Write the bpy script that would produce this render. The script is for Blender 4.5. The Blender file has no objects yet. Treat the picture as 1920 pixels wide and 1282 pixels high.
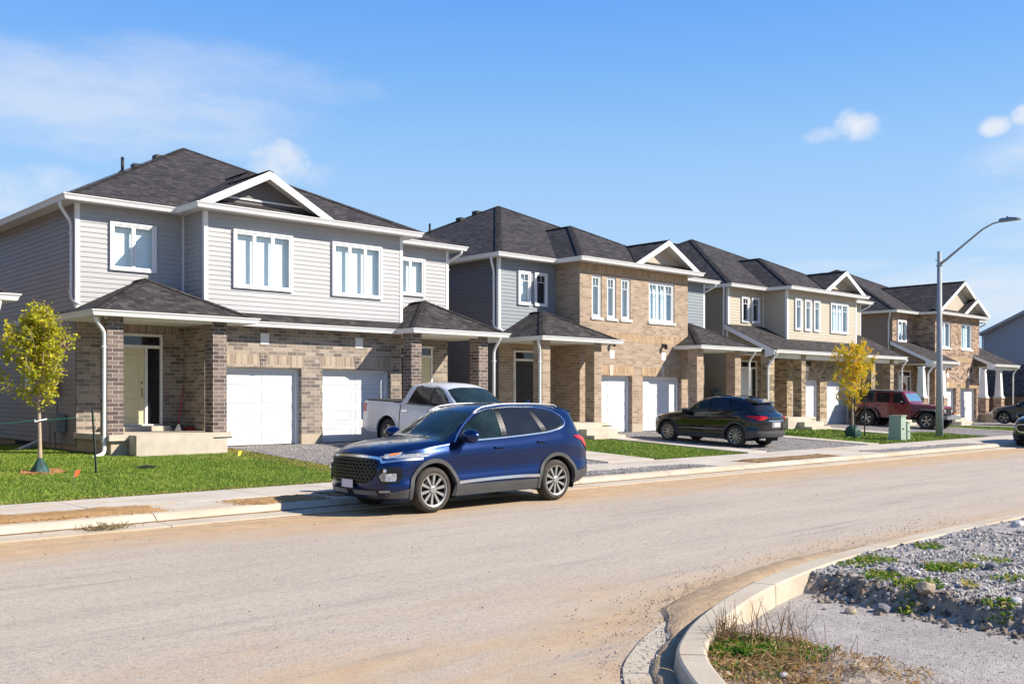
import bpy, bmesh, math, random
import numpy as np
from mathutils import Vector, Matrix, noise
from mathutils.bvhtree import BVHTree
random.seed(7); np.random.seed(7)
S=bpy.context.scene; COL=S.collection
R=math.radians
# ------------------------------------------------------------------ materials
def sock(n,k):
    return n.inputs[k]
class NT:
    def __init__(s,m):
        m.use_nodes=True; s.t=m.node_tree; s.b=s.t.nodes.get('Principled BSDF')
    def n(s,ty,**kw):
        x=s.t.nodes.new(ty)
        for k,v in kw.items():
            if k.startswith('i_'):
                key=k[2:]; key=int(key) if key.isdigit() else key.replace('_',' ')
                x.inputs[key].default_value=v
            else: setattr(x,k,v)
        return x
    def l(s,a,b): s.t.links.new(a,b)
    def coord(s,kind='Object',scale=(1,1,1)):
        tc=s.n('ShaderNodeTexCoord'); mp=s.n('ShaderNodeMapping'); mp.inputs['Scale'].default_value=scale
        s.l(tc.outputs[kind],mp.inputs['Vector']); return mp.outputs[0]
    def noise(s,vec,scale,detail=4,rough=.6):
        x=s.n('ShaderNodeTexNoise'); x.inputs['Scale'].default_value=scale; x.inputs['Detail'].default_value=detail; x.inputs['Roughness'].default_value=rough
        s.l(vec,x.inputs['Vector']); return x.outputs['Fac']
    def ramp(s,fac,stops):
        x=s.n('ShaderNodeValToRGB'); e=x.color_ramp.elements
        while len(e)<len(stops): e.new(.5)
        for q,(p,c) in zip(e,stops):
            q.position=p; q.color=(*c,1) if len(c)==3 else c
        s.l(fac,x.inputs[0]); return x.outputs[0]
    def mix(s,fac,a,b,bt='MIX'):
        x=s.n('ShaderNodeMix',data_type='RGBA',blend_type=bt)
        for v,i in ((fac,0),(a,6),(b,7)):
            if hasattr(v,'links') or hasattr(v,'is_output'): s.l(v,x.inputs[i])
            elif i==0: x.inputs[0].default_value=v
            else: x.inputs[i].default_value=(*v,1)
        return x.outputs[2]
    def math(s,op,a,b=0.,c=0.):
        x=s.n('ShaderNodeMath',operation=op)
        for i,v in enumerate((a,b,c)):
            if hasattr(v,'is_output'): s.l(v,x.inputs[i])
            else: x.inputs[i].default_value=v
        return x.outputs[0]
    def bump(s,h,dist=.01,strength=1.):
        x=s.n('ShaderNodeBump'); x.inputs['Distance'].default_value=dist; x.inputs['Strength'].default_value=strength
        s.l(h,x.inputs['Height']); s.l(x.outputs[0],s.b.inputs['Normal'])
    def set(s,rough=.6,metal=0.,spec=.5,coat=0.):
        s.b.inputs['Roughness'].default_value=rough; s.b.inputs['Metallic'].default_value=metal
        s.b.inputs['Specular IOR Level'].default_value=spec; s.b.inputs['Coat Weight'].default_value=coat; s.b.inputs['Coat Roughness'].default_value=.03
MATS={}
def plain(name,col,rough=.6,metal=0.,var=.12,vs=3.,spec=.4,coat=0.,bump=0.,bs=60.):
    if name in MATS: return MATS[name]
    m=bpy.data.materials.new(name); k=NT(m); v=k.coord()
    f=k.noise(v,vs,5)
    lo=tuple(c*(1-var) for c in col); hi=tuple(min(1,c*(1+var)) for c in col)
    k.l(k.ramp(f,[(.3,lo),(.7,hi)]),k.b.inputs['Base Color']); k.set(rough,metal,spec,coat)
    if bump: k.bump(k.noise(v,bs,3),bump)
    MATS[name]=m; return m
def brick(name,ramp,mortar,w=.30,h=.10,ms=.006,soldier=False):
    m=bpy.data.materials.new(name); k=NT(m)
    tc=k.n('ShaderNodeTexCoord'); mp=k.n('ShaderNodeMapping'); k.l(tc.outputs['UV'],mp.inputs['Vector'])
    b=k.n('ShaderNodeTexBrick'); k.l(mp.outputs[0],b.inputs['Vector'])
    b.inputs['Color1'].default_value=(0,0,0,1); b.inputs['Color2'].default_value=(1,1,1,1); b.inputs['Mortar'].default_value=(.5,.5,.5,1)
    b.inputs['Scale'].default_value=1; b.inputs['Mortar Size'].default_value=ms; b.inputs['Mortar Smooth'].default_value=.15
    b.inputs['Brick Width'].default_value=w; b.inputs['Row Height'].default_value=h; b.offset=0. if soldier else .5
    o=k.coord('Object')
    n1=k.noise(o,26.,5,.7); n2=k.noise(o,1.1,3)
    base=k.ramp(b.outputs['Color'],ramp)
    base=k.mix(.55,base,k.ramp(n1,[(.3,(.55,.55,.55)),(.7,(1.25,1.22,1.2))]),'MULTIPLY')
    mm=k.mix(.3,mortar,k.ramp(n2,[(.3,(.7,.7,.7)),(.7,(1.2,1.2,1.2))]),'MULTIPLY')
    k.l(k.mix(b.outputs['Fac'],base,mm),k.b.inputs['Base Color']); k.set(.85,spec=.2)
    hgt=k.math('SUBTRACT',k.math('MULTIPLY',n1,.5),b.outputs['Fac']); k.bump(hgt,.012,.8)
    MATS[name]=m; return m
def shingle(name,lo,hi):
    m=bpy.data.materials.new(name); k=NT(m)
    tc=k.n('ShaderNodeTexCoord'); b=k.n('ShaderNodeTexBrick'); k.l(tc.outputs['UV'],b.inputs['Vector'])
    b.inputs['Color1'].default_value=(0,0,0,1); b.inputs['Color2'].default_value=(1,1,1,1); b.inputs['Mortar'].default_value=(.5,.5,.5,1)
    b.inputs['Scale'].default_value=1; b.inputs['Mortar Size'].default_value=.006; b.inputs['Brick Width'].default_value=.27; b.inputs['Row Height'].default_value=.14
    b.offset=.37; b.offset_frequency=3; b.squash=.7; b.squash_frequency=2
    o=k.coord('Object'); n1=k.noise(o,140.,2); n2=k.noise(o,.8,4)
    mid=tuple((a+c)/2*.92 for a,c in zip(lo,hi))
    c=k.ramp(b.outputs['Color'],[(0.,lo),(.35,mid),(.7,mid),(.95,hi)])
    c=k.mix(.7,c,k.ramp(n1,[(.3,(.6,.6,.6)),(.7,(1.35,1.35,1.35))]),'MULTIPLY')
    c=k.mix(.5,c,k.ramp(n2,[(.3,(.75,.75,.78)),(.7,(1.2,1.18,1.15))]),'MULTIPLY')
    dk=tuple(v*.35 for v in lo)
    k.l(k.mix(k.math('MULTIPLY',b.outputs['Fac'],.8),c,dk),k.b.inputs['Base Color']); k.set(.9,spec=.15)
    sx=k.n('ShaderNodeSeparateXYZ'); k.l(tc.outputs['UV'],sx.inputs[0])
    saw=k.math('FRACT',k.math('DIVIDE',sx.outputs[1],.14))
    k.bump(k.math('ADD',k.math('MULTIPLY',saw,-1.),k.math('MULTIPLY',b.outputs['Color'],.6)),.012,.7)
    MATS[name]=m; return m
def siding(name,col):
    m=bpy.data.materials.new(name); k=NT(m); o=k.coord('Object',(1,1,14)); n=k.noise(o,1.3,4); n2=k.noise(k.coord('Object'),.5,3)
    a=tuple(c*.93 for c in col); b=tuple(c*1.06 for c in col)
    c=k.mix(.35,k.ramp(n,[(.3,a),(.7,b)]),k.ramp(n2,[(.3,(.85,.85,.85)),(.7,(1.1,1.1,1.1))]),'MULTIPLY')
    k.l(c,k.b.inputs['Base Color']); k.set(.5,spec=.35)
    k.bump(k.noise(k.coord('Object',(2,2,40)),6.,3),.002,.5)
    MATS[name]=m; return m
white=plain('white_vinyl',(.74,.735,.73),.45,var=.03,vs=1.5)
soffm=plain('soffit_vinyl',(.72,.70,.66),.6,var=.05,vs=2.)
doorw=plain('white_door_paint',(.62,.62,.63),.4,var=.02,vs=1.)
creamd=plain('cream_door_paint',(.62,.55,.34),.4,var=.04)
blackd=plain('black_door_paint',(.03,.025,.022),.3,var=.1)
conc=plain('concrete',(.49,.43,.345),.9,var=.14,vs=2.2,bump=.004,bs=40)
conc_wall=plain('foundation_concrete',(.42,.35,.26),.9,var=.15,vs=1.6,bump=.006,bs=18)
darkm=plain('dark_metal',(.03,.03,.033),.5,.5,var=.2)
greym=plain('grey_metal',(.28,.29,.30),.45,.6,var=.08,vs=5)
galv=plain('galvanised_pole',(.30,.31,.325),.6,.0,var=.1,vs=4)
dark_int=plain('dark_interior',(.02,.022,.025),.6,var=.3,vs=1.)
shing=shingle('charcoal_shingles',(.027,.025,.026),(.082,.073,.072))
BR={}
BR[1]=brick('grey_tan_brick',[(0.,(.135,.115,.102)),(.35,(.225,.185,.155)),(.7,(.305,.25,.20)),(1.,(.38,.315,.255))],(.50,.46,.41))
BR['col']=brick('dark_pier_brick',[(0.,(.085,.065,.06)),(.5,(.15,.115,.10)),(1.,(.235,.18,.15))],(.52,.48,.44))
BR[2]=brick('warm_tan_brick',[(0.,(.26,.19,.135)),(.4,(.33,.245,.175)),(.75,(.365,.275,.20)),(1.,(.41,.315,.235))],(.55,.475,.385))
BR[3]=brick('mixed_yellow_brick',[(0.,(.13,.105,.085)),(.3,(.26,.195,.12)),(.7,(.36,.275,.17)),(1.,(.45,.355,.23))],(.50,.42,.32))
BR[4]=brick('mixed_red_brick',[(0.,(.13,.095,.085)),(.3,(.28,.18,.12)),(.7,(.37,.255,.175)),(1.,(.46,.34,.245))],(.52,.44,.36))
SO={}
SO[1]=brick('grey_tan_soldier_brick',[(0.,(.27,.21,.16)),(.5,(.36,.285,.215)),(1.,(.44,.35,.26))],(.46,.42,.37),.10,.34,soldier=True)
SO[2]=brick('warm_soldier_brick',[(0.,(.30,.20,.115)),(.5,(.38,.26,.155)),(1.,(.47,.33,.20))],(.5,.42,.32),.10,.34,soldier=True)
SO[3]=SO[2]; SO[4]=SO[2]
BR['dk']=brick('dark_blue_grey_brick',[(0.,(.05,.05,.06)),(.5,(.09,.09,.105)),(1.,(.15,.145,.16))],(.16,.16,.18))
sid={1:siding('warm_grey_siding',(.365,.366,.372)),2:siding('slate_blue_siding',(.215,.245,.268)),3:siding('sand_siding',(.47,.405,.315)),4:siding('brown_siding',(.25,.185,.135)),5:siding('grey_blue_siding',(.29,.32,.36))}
side_sid={1:siding('shaded_taupe_siding',(.27,.235,.22)),2:siding('shaded_slate_siding',(.115,.12,.135)),3:siding('shaded_khaki_siding',(.33,.28,.205)),4:sid[4]}  # shade of the side walls put into the siding colour, except the brown
# window glass and blinds
def mk_glass():
    m=bpy.data.materials.new('window_glass'); k=NT(m); t=k.t
    out=[n for n in t.nodes if n.type=='OUTPUT_MATERIAL'][0]
    tr=k.n('ShaderNodeBsdfTransparent'); tr.inputs[0].default_value=(.86,.95,.98,1)
    gl=k.n('ShaderNodeBsdfGlossy'); gl.inputs['Roughness'].default_value=.02; gl.inputs[0].default_value=(.95,.97,1,1)
    lw=k.n('ShaderNodeLayerWeight'); lw.inputs[0].default_value=.5; fr_=k.math('ADD',.05,k.math('MULTIPLY',.95,k.math('POWER',lw.outputs['Facing'],4.)))
    mx=k.n('ShaderNodeMixShader'); k.l(fr_,mx.inputs[0]); k.l(tr.outputs[0],mx.inputs[1]); k.l(gl.outputs[0],mx.inputs[2]); k.l(mx.outputs[0],out.inputs[0])
    k.bump(k.noise(k.coord('Object'),1.4,2),.004,.25); 
    return m
glassm=mk_glass()
def mk_blind():
    m=bpy.data.materials.new('white_blind'); k=NT(m); o=k.coord('Object'); sx=k.n('ShaderNodeSeparateXYZ'); k.l(o,sx.inputs[0])
    f=k.math('FRACT',k.math('DIVIDE',sx.outputs[2],.055))
    k.l(k.ramp(f,[(0.,(.50,.54,.55)),(.16,(.78,.80,.80)),(.9,(.84,.86,.86))]),k.b.inputs['Base Color']); k.set(.6); k.bump(f,.01,.6); return m
blindm=mk_blind()
curtm=plain('pale_curtain',(.62,.68,.70),.7,var=.12,vs=9.)
# ------------------------------------------------------------------ mesh building
ORG={}
class MB:
    def __init__(s): s.v=[]; s.f=[]; s.m=[]; s.cm=0; s.cuts=[]
    def cut(s):
        if s.f and (not s.cuts or s.cuts[-1][1]!=len(s.f)): s.cuts.append((len(s.v),len(s.f)))
        return s
    def add(s,vs,fs):
        b=len(s.v); s.v+= [tuple(p) for p in vs]; s.f+=[tuple(b+i for i in f) for f in fs]; s.m+=[s.cm]*len(fs); return s
    def quad(s,*p): return s.add(p,[tuple(range(len(p)))])
    def box(s,x0,x1,y0,y1,z0,z1):
        return s.add([(x0,y0,z0),(x1,y0,z0),(x1,y1,z0),(x0,y1,z0),(x0,y0,z1),(x1,y0,z1),(x1,y1,z1),(x0,y1,z1)],
            [(0,3,2,1),(4,5,6,7),(0,1,5,4),(1,2,6,5),(2,3,7,6),(3,0,4,7)])
    def bar(s,p,q,w,h,up=(0,0,1)):
        p=Vector(p);q=Vector(q);d=(q-p).normalized();u=Vector(up);r=d.cross(u)
        if r.length<1e-4: r=d.cross(Vector((1,0,0)))
        r.normalize();u=r.cross(d)
        c=[]
        for e in (p,q):
            for a,b in ((-1,-1),(1,-1),(1,1),(-1,1)): c.append(e+r*w/2*a+u*h/2*b)
        return s.add(c,[(3,2,1,0),(4,5,6,7),(0,1,5,4),(1,2,6,5),(2,3,7,6),(3,0,4,7)])
    def tube(s,path,r,n=8,caps=True):
        P=[Vector(p) for p in path]; rr=r if isinstance(r,(list,tuple)) else [r]*len(P)
        base=len(s.v); prev=None; V=[]
        for i,p in enumerate(P):
            d=(P[min(i+1,len(P)-1)]-P[max(i-1,0)]).normalized()
            if prev is None:
                a=Vector((0,0,1)) if abs(d.z)<.9 else Vector((1,0,0)); u=d.cross(a).normalized()
            else:
                u=(prev-d*prev.dot(d)); u=u.normalized() if u.length>1e-6 else prev
            prev=u; w=d.cross(u)
            for k in range(n):
                t=2*math.pi*k/n; V.append(p+(u*math.cos(t)+w*math.sin(t))*rr[i])
        F=[]
        for i in range(len(P)-1):
            for k in range(n):
                a=i*n+k;b=i*n+(k+1)%n; F.append((a,b,b+n,a+n))
        if caps: F+= [tuple(range(n))[::-1],tuple((len(P)-1)*n+k for k in range(n))]
        return s.add(V,F)
    def lathe(s,prof,c=(0,0,0),axis='z',n=24):
        V=[];F=[]
        for i,(r,h) in enumerate(prof):
            for k in range(n):
                t=2*math.pi*k/n; a,b=r*math.cos(t),r*math.sin(t)
                V.append((c[0]+a,c[1]+b,c[2]+h) if axis=='z' else (c[0]+a,c[1]+h,c[2]+b) if axis=='y' else (c[0]+h,c[1]+a,c[2]+b))
        for i in range(len(prof)-1):
            for k in range(n):
                a=i*n+k;b=i*n+(k+1)%n;F.append((a,b,b+n,a+n))
        return s.add(V,F)
    def build(s,name,mat,parent=None,smooth=False,label=None,kind=None,cat=None,group=None,loc=None,uv=True):
        if s.cuts:
            cs=[(0,0)]+[c for c in s.cuts if c[1]<len(s.f)]+[(len(s.v),len(s.f))]; r=[]
            for (va,fa),(vb,fb) in zip(cs,cs[1:]):
                q=MB(); q.v=s.v[va:vb]; q.f=[tuple(i-va for i in f) for f in s.f[fa:fb]]; q.m=s.m[fa:fb]
                r.append(q.build(name,mat,parent,smooth,label,kind,cat,group,loc,uv))
            return r[0]
        me=bpy.data.meshes.new(name); o0=Vector(loc) if loc else (ORG.get(parent.name,Vector((0,0,0))) if parent else Vector((0,0,0)))
        V=[(p[0]-o0[0],p[1]-o0[1],p[2]-o0[2]) for p in s.v]
        me.from_pydata(V,[],s.f)
        ms=mat if isinstance(mat,(list,tuple)) else [mat]
        for m in ms: me.materials.append(m)
        if len(ms)>1: me.polygons.foreach_set('material_index',s.m)
        if smooth: me.polygons.foreach_set('use_smooth',[True]*len(s.f))
        if uv:
            ul=me.uv_layers.new(name='UVMap')
            for p in me.polygons:
                n=p.normal
                h=Vector((-n.y,n.x,0))
                if h.length<.02: h=Vector((1,0,0)); w=Vector((0,1,0))
                else: h.normalize(); w=n.cross(h)
                if abs(h.x)>abs(h.y) and h.x<0: h=-h
                if abs(h.y)>abs(h.x) and h.y<0: h=-h
                for li in p.loop_indices:
                    co=Vector(s.v[me.loops[li].vertex_index]); ul.data[li].uv=(co.dot(h),co.dot(w))
        ob=bpy.data.objects.new(name,me); COL.objects.link(ob)
        if parent: ob.parent=parent; ORG[ob.name]=o0
        else:
            ob.location=o0; ORG[ob.name]=o0
        tag(ob,label,cat,group,kind); return ob
def tag(o,label=None,cat=None,group=None,kind=None):
    if label:o['label']=label
    if cat:o['category']=cat
    if group:o['group']=group
    if kind:o['kind']=kind
    return o
def empty(name,loc,label,cat,group=None):
    o=bpy.data.objects.new(name,None); COL.objects.link(o); o.location=loc; o.empty_display_size=.3; ORG[o.name]=Vector(loc)
    return tag(o,label,cat,group)
def copy_tree(o,parent=None):
    c=o.copy(); COL.objects.link(c)
    if parent: c.parent=parent
    ORG[c.name]=ORG.get(o.name,Vector((0,0,0)))
    for ch in list(o.children): copy_tree(ch,c)
    return c
def sm(t): t=max(0,min(1,t)); return t*t*(3-2*t)
# ------------------------------------------------------------------ camera, sky, sun
cam=bpy.data.cameras.new('camera'); co=bpy.data.objects.new('camera',cam); COL.objects.link(co); S.camera=co
co.location=(0,0,1.85); co.rotation_euler=(R(90),0,R(47-90)); cam.sensor_width=36; cam.lens=1850/1920*36; cam.shift_y=102/1920.; cam.clip_end=5000; cam.clip_start=.05
SUN=Vector((.610*math.cos(R(35)),-.792*math.cos(R(35)),math.sin(R(35))))
sl=bpy.data.lights.new('sun','SUN'); sl.energy=5.0; sl.angle=R(.53); sl.color=(1.,.92,.80)
so=bpy.data.objects.new('sun',sl); COL.objects.link(so); so.rotation_euler=SUN.to_track_quat('Z','Y').to_euler(); so.location=(0,0,60)
w=bpy.data.worlds.new('World'); S.world=w; w.use_nodes=True
k=NT.__new__(NT); k.t=w.node_tree; k.b=None
bg=w.node_tree.nodes['Background']; SKYS=.092
sk=k.n('ShaderNodeTexSky',sky_type='NISHITA',sun_disc=False,sun_elevation=R(35),sun_rotation=R(142.4),altitude=100.,air_density=1.0,dust_density=.3,ozone_density=2.2)
tc=k.n('ShaderNodeTexCoord')
def dirv(px,py):
    u=(px-960)/1850;v=(743-py)/1850; s_,c_=math.sin(R(47)),math.cos(R(47))
    return Vector((u*s_+c_,-u*c_+s_,v)).normalized()
def blob(px,py,rx,ry,pw=1.0):
    c=dirv(px,py); rt=Vector((c.y,-c.x,0)).normalized(); up=rt.cross(c)
    d1=k.n('ShaderNodeVectorMath',operation='DOT_PRODUCT'); k.l(tc.outputs['Generated'],d1.inputs[0]); d1.inputs[1].default_value=rt
    d2=k.n('ShaderNodeVectorMath',operation='DOT_PRODUCT'); k.l(tc.outputs['Generated'],d2.inputs[0]); d2.inputs[1].default_value=up
    d3=k.n('ShaderNodeVectorMath',operation='DOT_PRODUCT'); k.l(tc.outputs['Generated'],d3.inputs[0]); d3.inputs[1].default_value=c
    a=k.math('DIVIDE',d1.outputs['Value'],rx/1850.*c.dot(dirv(960,743))); b=k.math('DIVIDE',d2.outputs['Value'],ry/1850.*c.dot(dirv(960,743)))
    r=k.math('ADD',k.math('MULTIPLY',a,a),k.math('MULTIPLY',b,b))
    m=k.math('SUBTRACT',1.,r); m=k.math('MAXIMUM',m,0.)
    m=k.math('MULTIPLY',m,k.math('GREATER_THAN',d3.outputs['Value'],0.))
    return m
def nz(scale,st,det=7,ro=.62):
    mp=k.n('ShaderNodeMapping'); mp.inputs['Scale'].default_value=st; k.l(tc.outputs['Generated'],mp.inputs['Vector'])
    return k.noise(mp.outputs[0],scale,det,ro)
nA=nz(7.,(1,1,3.2)); nB=nz(26.,(1,1,1.4)); nC=nz(9.,(1,1,7.))
tot=None
def addc(m,n,lo,hi,amt):
    global tot
    # density = smoothstep(lo,hi, noise*0.8+mask*0.6)
    x=k.math('ADD',k.math('MULTIPLY',n,1.),k.math('MULTIPLY',m,.42))
    mr=k.n('ShaderNodeMapRange',interpolation_type='SMOOTHSTEP'); k.l(x,mr.inputs[0]); mr.inputs[1].default_value=lo; mr.inputs[2].default_value=hi; mr.inputs[3].default_value=0; mr.inputs[4].default_value=amt
    y=k.math('MULTIPLY',mr.outputs[0],k.math('MINIMUM',k.math('MULTIPLY',m,3.),1.))
    tot=y if tot is None else k.math('MAXIMUM',tot,y)
addc(blob(0,175,690,120),nA,.42,1.05,.52)
addc(blob(380,130,420,70),nA,.5,1.1,.32)
addc(blob(520,304,72,52),nB,.50,1.02,.68); addc(blob(605,330,60,30),nB,.6,1.1,.30)
addc(blob(80,355,150,60),nB,.58,1.15,.5); addc(blob(0,385,120,40),nB,.55,1.15,.45)
addc(blob(1612,234,56,42),nB,.56,1.08,.95); addc(blob(1545,255,60,20),nB,.6,1.05,.4)
addc(blob(1864,237,40,26),nB,.6,1.,.8); addc(blob(1922,216,32,28),nB,.6,1.,.85)
addc(blob(1900,545,430,75),nC,.5,1.05,.55); addc(blob(1560,500,200,30),nC,.6,1.2,.3)
addc(blob(2500,300,700,300),nA,.4,1.1,.8); addc(blob(-900,300,700,250),nA,.4,1.1,.8)
# a pale band low over the horizon
sx=k.n('ShaderNodeSeparateXYZ'); k.l(tc.outputs['Generated'],sx.inputs[0])
skc=k.mix(1.0,sk.outputs[0],(.86,1.06,1.36),'MULTIPLY')
mrH=k.n('ShaderNodeMapRange',interpolation_type='SMOOTHSTEP'); k.l(sx.outputs[2],mrH.inputs[0]); mrH.inputs[1].default_value=.42; mrH.inputs[2].default_value=-.02; mrH.inputs[3].default_value=0; mrH.inputs[4].default_value=.62
skc=k.mix(mrH.outputs[0],skc,(3.6,4.9,6.3))
rp=k.ramp(sx.outputs[2],[(0.,(4.0,4.9,5.8)),(.12,(3.0,4.4,6.0)),(.23,(2.1,3.75,6.0)),(.31,(1.35,3.05,6.0)),(.385,(.85,2.5,6.0)),(.60,(.40,1.45,4.2)),(1.,(.2,.8,2.8))])
for e_ in rp.node.color_ramp.elements: e_.color=[v_/6. for v_ in e_.color[:3]]+[1]
rp=k.mix(1.,rp,(6.,6.,6.),'MULTIPLY')
skc=k.mix(.85,skc,rp)
cl=k.mix(tot,skc,(5.6,5.7,6.0))
k.l(cl,bg.inputs[0]); bg.inputs[1].default_value=SKYS
S.view_settings.view_transform='Standard'; S.view_settings.look='None'; S.view_settings.exposure=.78; S.view_settings.gamma=1
# ------------------------------------------------------------------ terrain
def zh(x): return .48-.28*sm((x-47.5)/8.)
def zg(x,y):
    return .15+max(0,min(1,(y-16.75)/7.25))*(zh(x)-.15)
GX=[-20,2.4,2.9,3.3,3.9,4.86,5.6,6.5,7.6,8.8,10.,12.,16.,90]
GY=[-20,-6,-.6,1.5,2.95,4.15,4.68,5.08,5.42,5.66,5.8,5.86,5.86,5.86]
CP=[(2.2,-8),(2.35,-4),(2.6,-1.2),(2.95,.6),(3.35,1.75),(3.9,2.95),(4.86,4.15),(5.6,4.68),(6.5,5.08),(7.6,5.42),(8.8,5.66),(10.,5.8),(12.,5.86),(16.,5.86),(30.,5.86),(110.,5.86)]
def yN(x):
    if x<2.2: return -60.
    for (a,b),(c,d) in zip(CP,CP[1:]):
        if x<=c: return b+(d-b)*(x-a)/(c-a)
    return 5.86
ECOL=(.30,.20,.11)
def mk_asphalt():
    m=bpy.data.materials.new('dusty_asphalt'); k=NT(m); o=k.coord('Object')
    nf=k.noise(o,58.,4,.8); ng=k.noise(o,240.,2,.6); nm=k.noise(o,.55,5,.6); nl=k.noise(k.coord('Object',(.22,1.2,1)),1.2,6,.62)
    base=k.ramp(nl,[(.3,(.378,.323,.268)),(.5,(.418,.358,.297)),(.72,(.455,.388,.318))])
    gr=k.noise(o,21.,3,.9)
    base=k.mix(.6,base,k.ramp(gr,[(.32,(.45,.45,.46)),(.45,(.97,.97,.97)),(.58,(1.05,1.05,1.04)),(.72,(1.35,1.32,1.28))]),'MULTIPLY')
    base=k.mix(.6,base,k.ramp(nf,[(.30,(.12,.12,.13)),(.43,(.95,.95,.95)),(.58,(1.1,1.09,1.07)),(.70,(1.65,1.6,1.55))]),'MULTIPLY')
    sx=k.n('ShaderNodeSeparateXYZ'); k.l(o,sx.inputs[0])
    # tan dust drifts gathered along both kerbs
    e1=k.n('ShaderNodeMapRange'); k.l(sx.outputs[1],e1.inputs[0]); e1.inputs[1].default_value=10.4; e1.inputs[2].default_value=13.2
    e2=k.n('ShaderNodeMapRange'); k.l(sx.outputs[1],e2.inputs[0]); e2.inputs[1].default_value=7.6; e2.inputs[2].default_value=5.6
    e=k.math('MAXIMUM',e1.outputs[0],k.math('MULTIPLY',e2.outputs[0],.6))
    n3=k.noise(k.coord('Object',(.35,1.4,1)),.9,7,.68)
    d=k.math('MULTIPLY',e,1.0); d=k.math('ADD',d,k.math('MULTIPLY',k.math('SUBTRACT',n3,.5),1.5))
    mr=k.n('ShaderNodeMapRange',interpolation_type='SMOOTHSTEP'); k.l(d,mr.inputs[0]); mr.inputs[1].default_value=.12; mr.inputs[2].default_value=.95; mr.inputs[4].default_value=.88
    tan=k.ramp(k.noise(o,3.,6),[(.3,(.43,.275,.145)),(.7,(.56,.385,.215))])
    tan=k.mix(.4,tan,k.ramp(ng,[(.35,(.5,.5,.5)),(.6,(1.15,1.15,1.15))]),'MULTIPLY')
    c=k.mix(mr.outputs[0],base,tan)
    # pale skid and tyre smears
    wv=k.noise(k.coord('Object',(.12,2.6,1)),1.7,5,.7)
    c=k.mix(k.math('MULTIPLY',k.ramp(wv,[(.56,(0,0,0)),(.70,(1,1,1))]),.45),c,(.19,.175,.165))
    # grit
    vo=k.n('ShaderNodeTexVoronoi'); vo.inputs['Scale'].default_value=38.; k.l(o,vo.inputs['Vector'])
    g=k.ramp(vo.outputs['Distance'],[(.08,(1,1,1)),(.14,(0,0,0))]); gm=k.math('MULTIPLY',g,k.ramp(k.noise(o,2.1,4),[(.5,(0,0,0)),(.6,(1,1,1))]))
    c=k.mix(k.math('MULTIPLY',gm,.7),c,(.10,.09,.08))
    k.l(c,k.b.inputs['Base Color']); k.set(.92,spec=.2); k.bump(k.math('ADD',nf,k.math('MULTIPLY',nm,2.)),.012,.6); return m
asph=mk_asphalt()
def mk_dirt(name,a,b,sc=3.,bd=.03):
    m=bpy.data.materials.new(name); k=NT(m); o=k.coord('Object'); n=k.noise(o,sc,8,.7); nf=k.noise(o,60.,4,.7)
    c=k.mix(.6,k.ramp(n,[(.3,a),(.7,b)]),k.ramp(nf,[(.3,(.5,.5,.5)),(.65,(1.25,1.25,1.25))]),'MULTIPLY')
    k.l(c,k.b.inputs['Base Color']); k.set(.95,spec=.1); k.bump(nf,bd,.8); return m
dirt=mk_dirt('tan_dirt',(.32,.185,.08),(.52,.32,.155)); dirtd=mk_dirt('brown_dirt',(.17,.105,.055),(.33,.215,.115))
def mk_gravel(name,a,b,c3,sc):
    m=bpy.data.materials.new(name); k=NT(m); o=k.coord('Object')
    vo=k.n('ShaderNodeTexVoronoi'); vo.inputs['Scale'].default_value=sc; k.l(o,vo.inputs['Vector']); nf=k.noise(o,1.6,6); 
    bw=k.n('ShaderNodeSeparateColor'); k.l(vo.outputs['Color'],bw.inputs[0])
    c=k.ramp(bw.outputs[0],[(0.,a),(.5,b),(1.,c3)])
    c=k.mix(.5,c,k.ramp(nf,[(.3,(.7,.7,.7)),(.7,(1.2,1.18,1.15))]),'MULTIPLY')
    k.l(c,k.b.inputs['Base Color']); k.set(.9,spec=.2); k.bump(k.math('MULTIPLY',vo.outputs['Distance'],-1.),.03 if sc<50 else .008,.8); return m
gravm=mk_gravel('driveway_gravel',(.10,.095,.095),(.22,.205,.20),(.42,.39,.37),26.)
lotm=mk_gravel('lot_gravel',(.27,.245,.225),(.35,.32,.293),(.44,.40,.365),85.)
def mk_conc(name,a,b,jx=None):
    m=bpy.data.materials.new(name); k=NT(m); o=k.coord('Object'); n=k.noise(o,.9,7,.65); nf=k.noise(o,45.,4,.7); n2=k.noise(k.coord('Object',(1,2.4,1)),.5,6,.7)
    c=k.ramp(n,[(.3,a),(.7,b)]); c=k.mix(.35,c,k.ramp(nf,[(.3,(.7,.7,.7)),(.7,(1.15,1.15,1.15))]),'MULTIPLY')
    c=k.mix(k.math('MULTIPLY',k.ramp(n2,[(.50,(0,0,0)),(.68,(1,1,1))]),.65),c,(.42,.29,.165))
    k.l(c,k.b.inputs['Base Color']); k.set(.9,spec=.2); k.bump(nf,.004,.6); return m
walkm=mk_conc('sidewalk_concrete',(.44,.39,.33),(.56,.51,.44)); curbm=mk_conc('curb_concrete',(.41,.35,.27),(.53,.46,.36))
def mk_grass(name,stops):
    m=bpy.data.materials.new(name); k=NT(m); o=k.coord('Object'); n=k.noise(o,.9,5,.6); n2=k.noise(o,14.,4,.7); n3=k.noise(o,90.,3,.8)
    c=k.ramp(n,stops); c=k.mix(.65,c,k.ramp(n2,[(.3,(.55,.6,.5)),(.7,(1.4,1.35,1.2))]),'MULTIPLY'); c=k.mix(.5,c,k.ramp(n3,[(.3,(.4,.45,.4)),(.7,(1.5,1.5,1.4))]),'MULTIPLY')
    k.l(c,k.b.inputs['Base Color']); k.set(.8,spec=.15); k.bump(n3,.03,.8); return m
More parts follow.
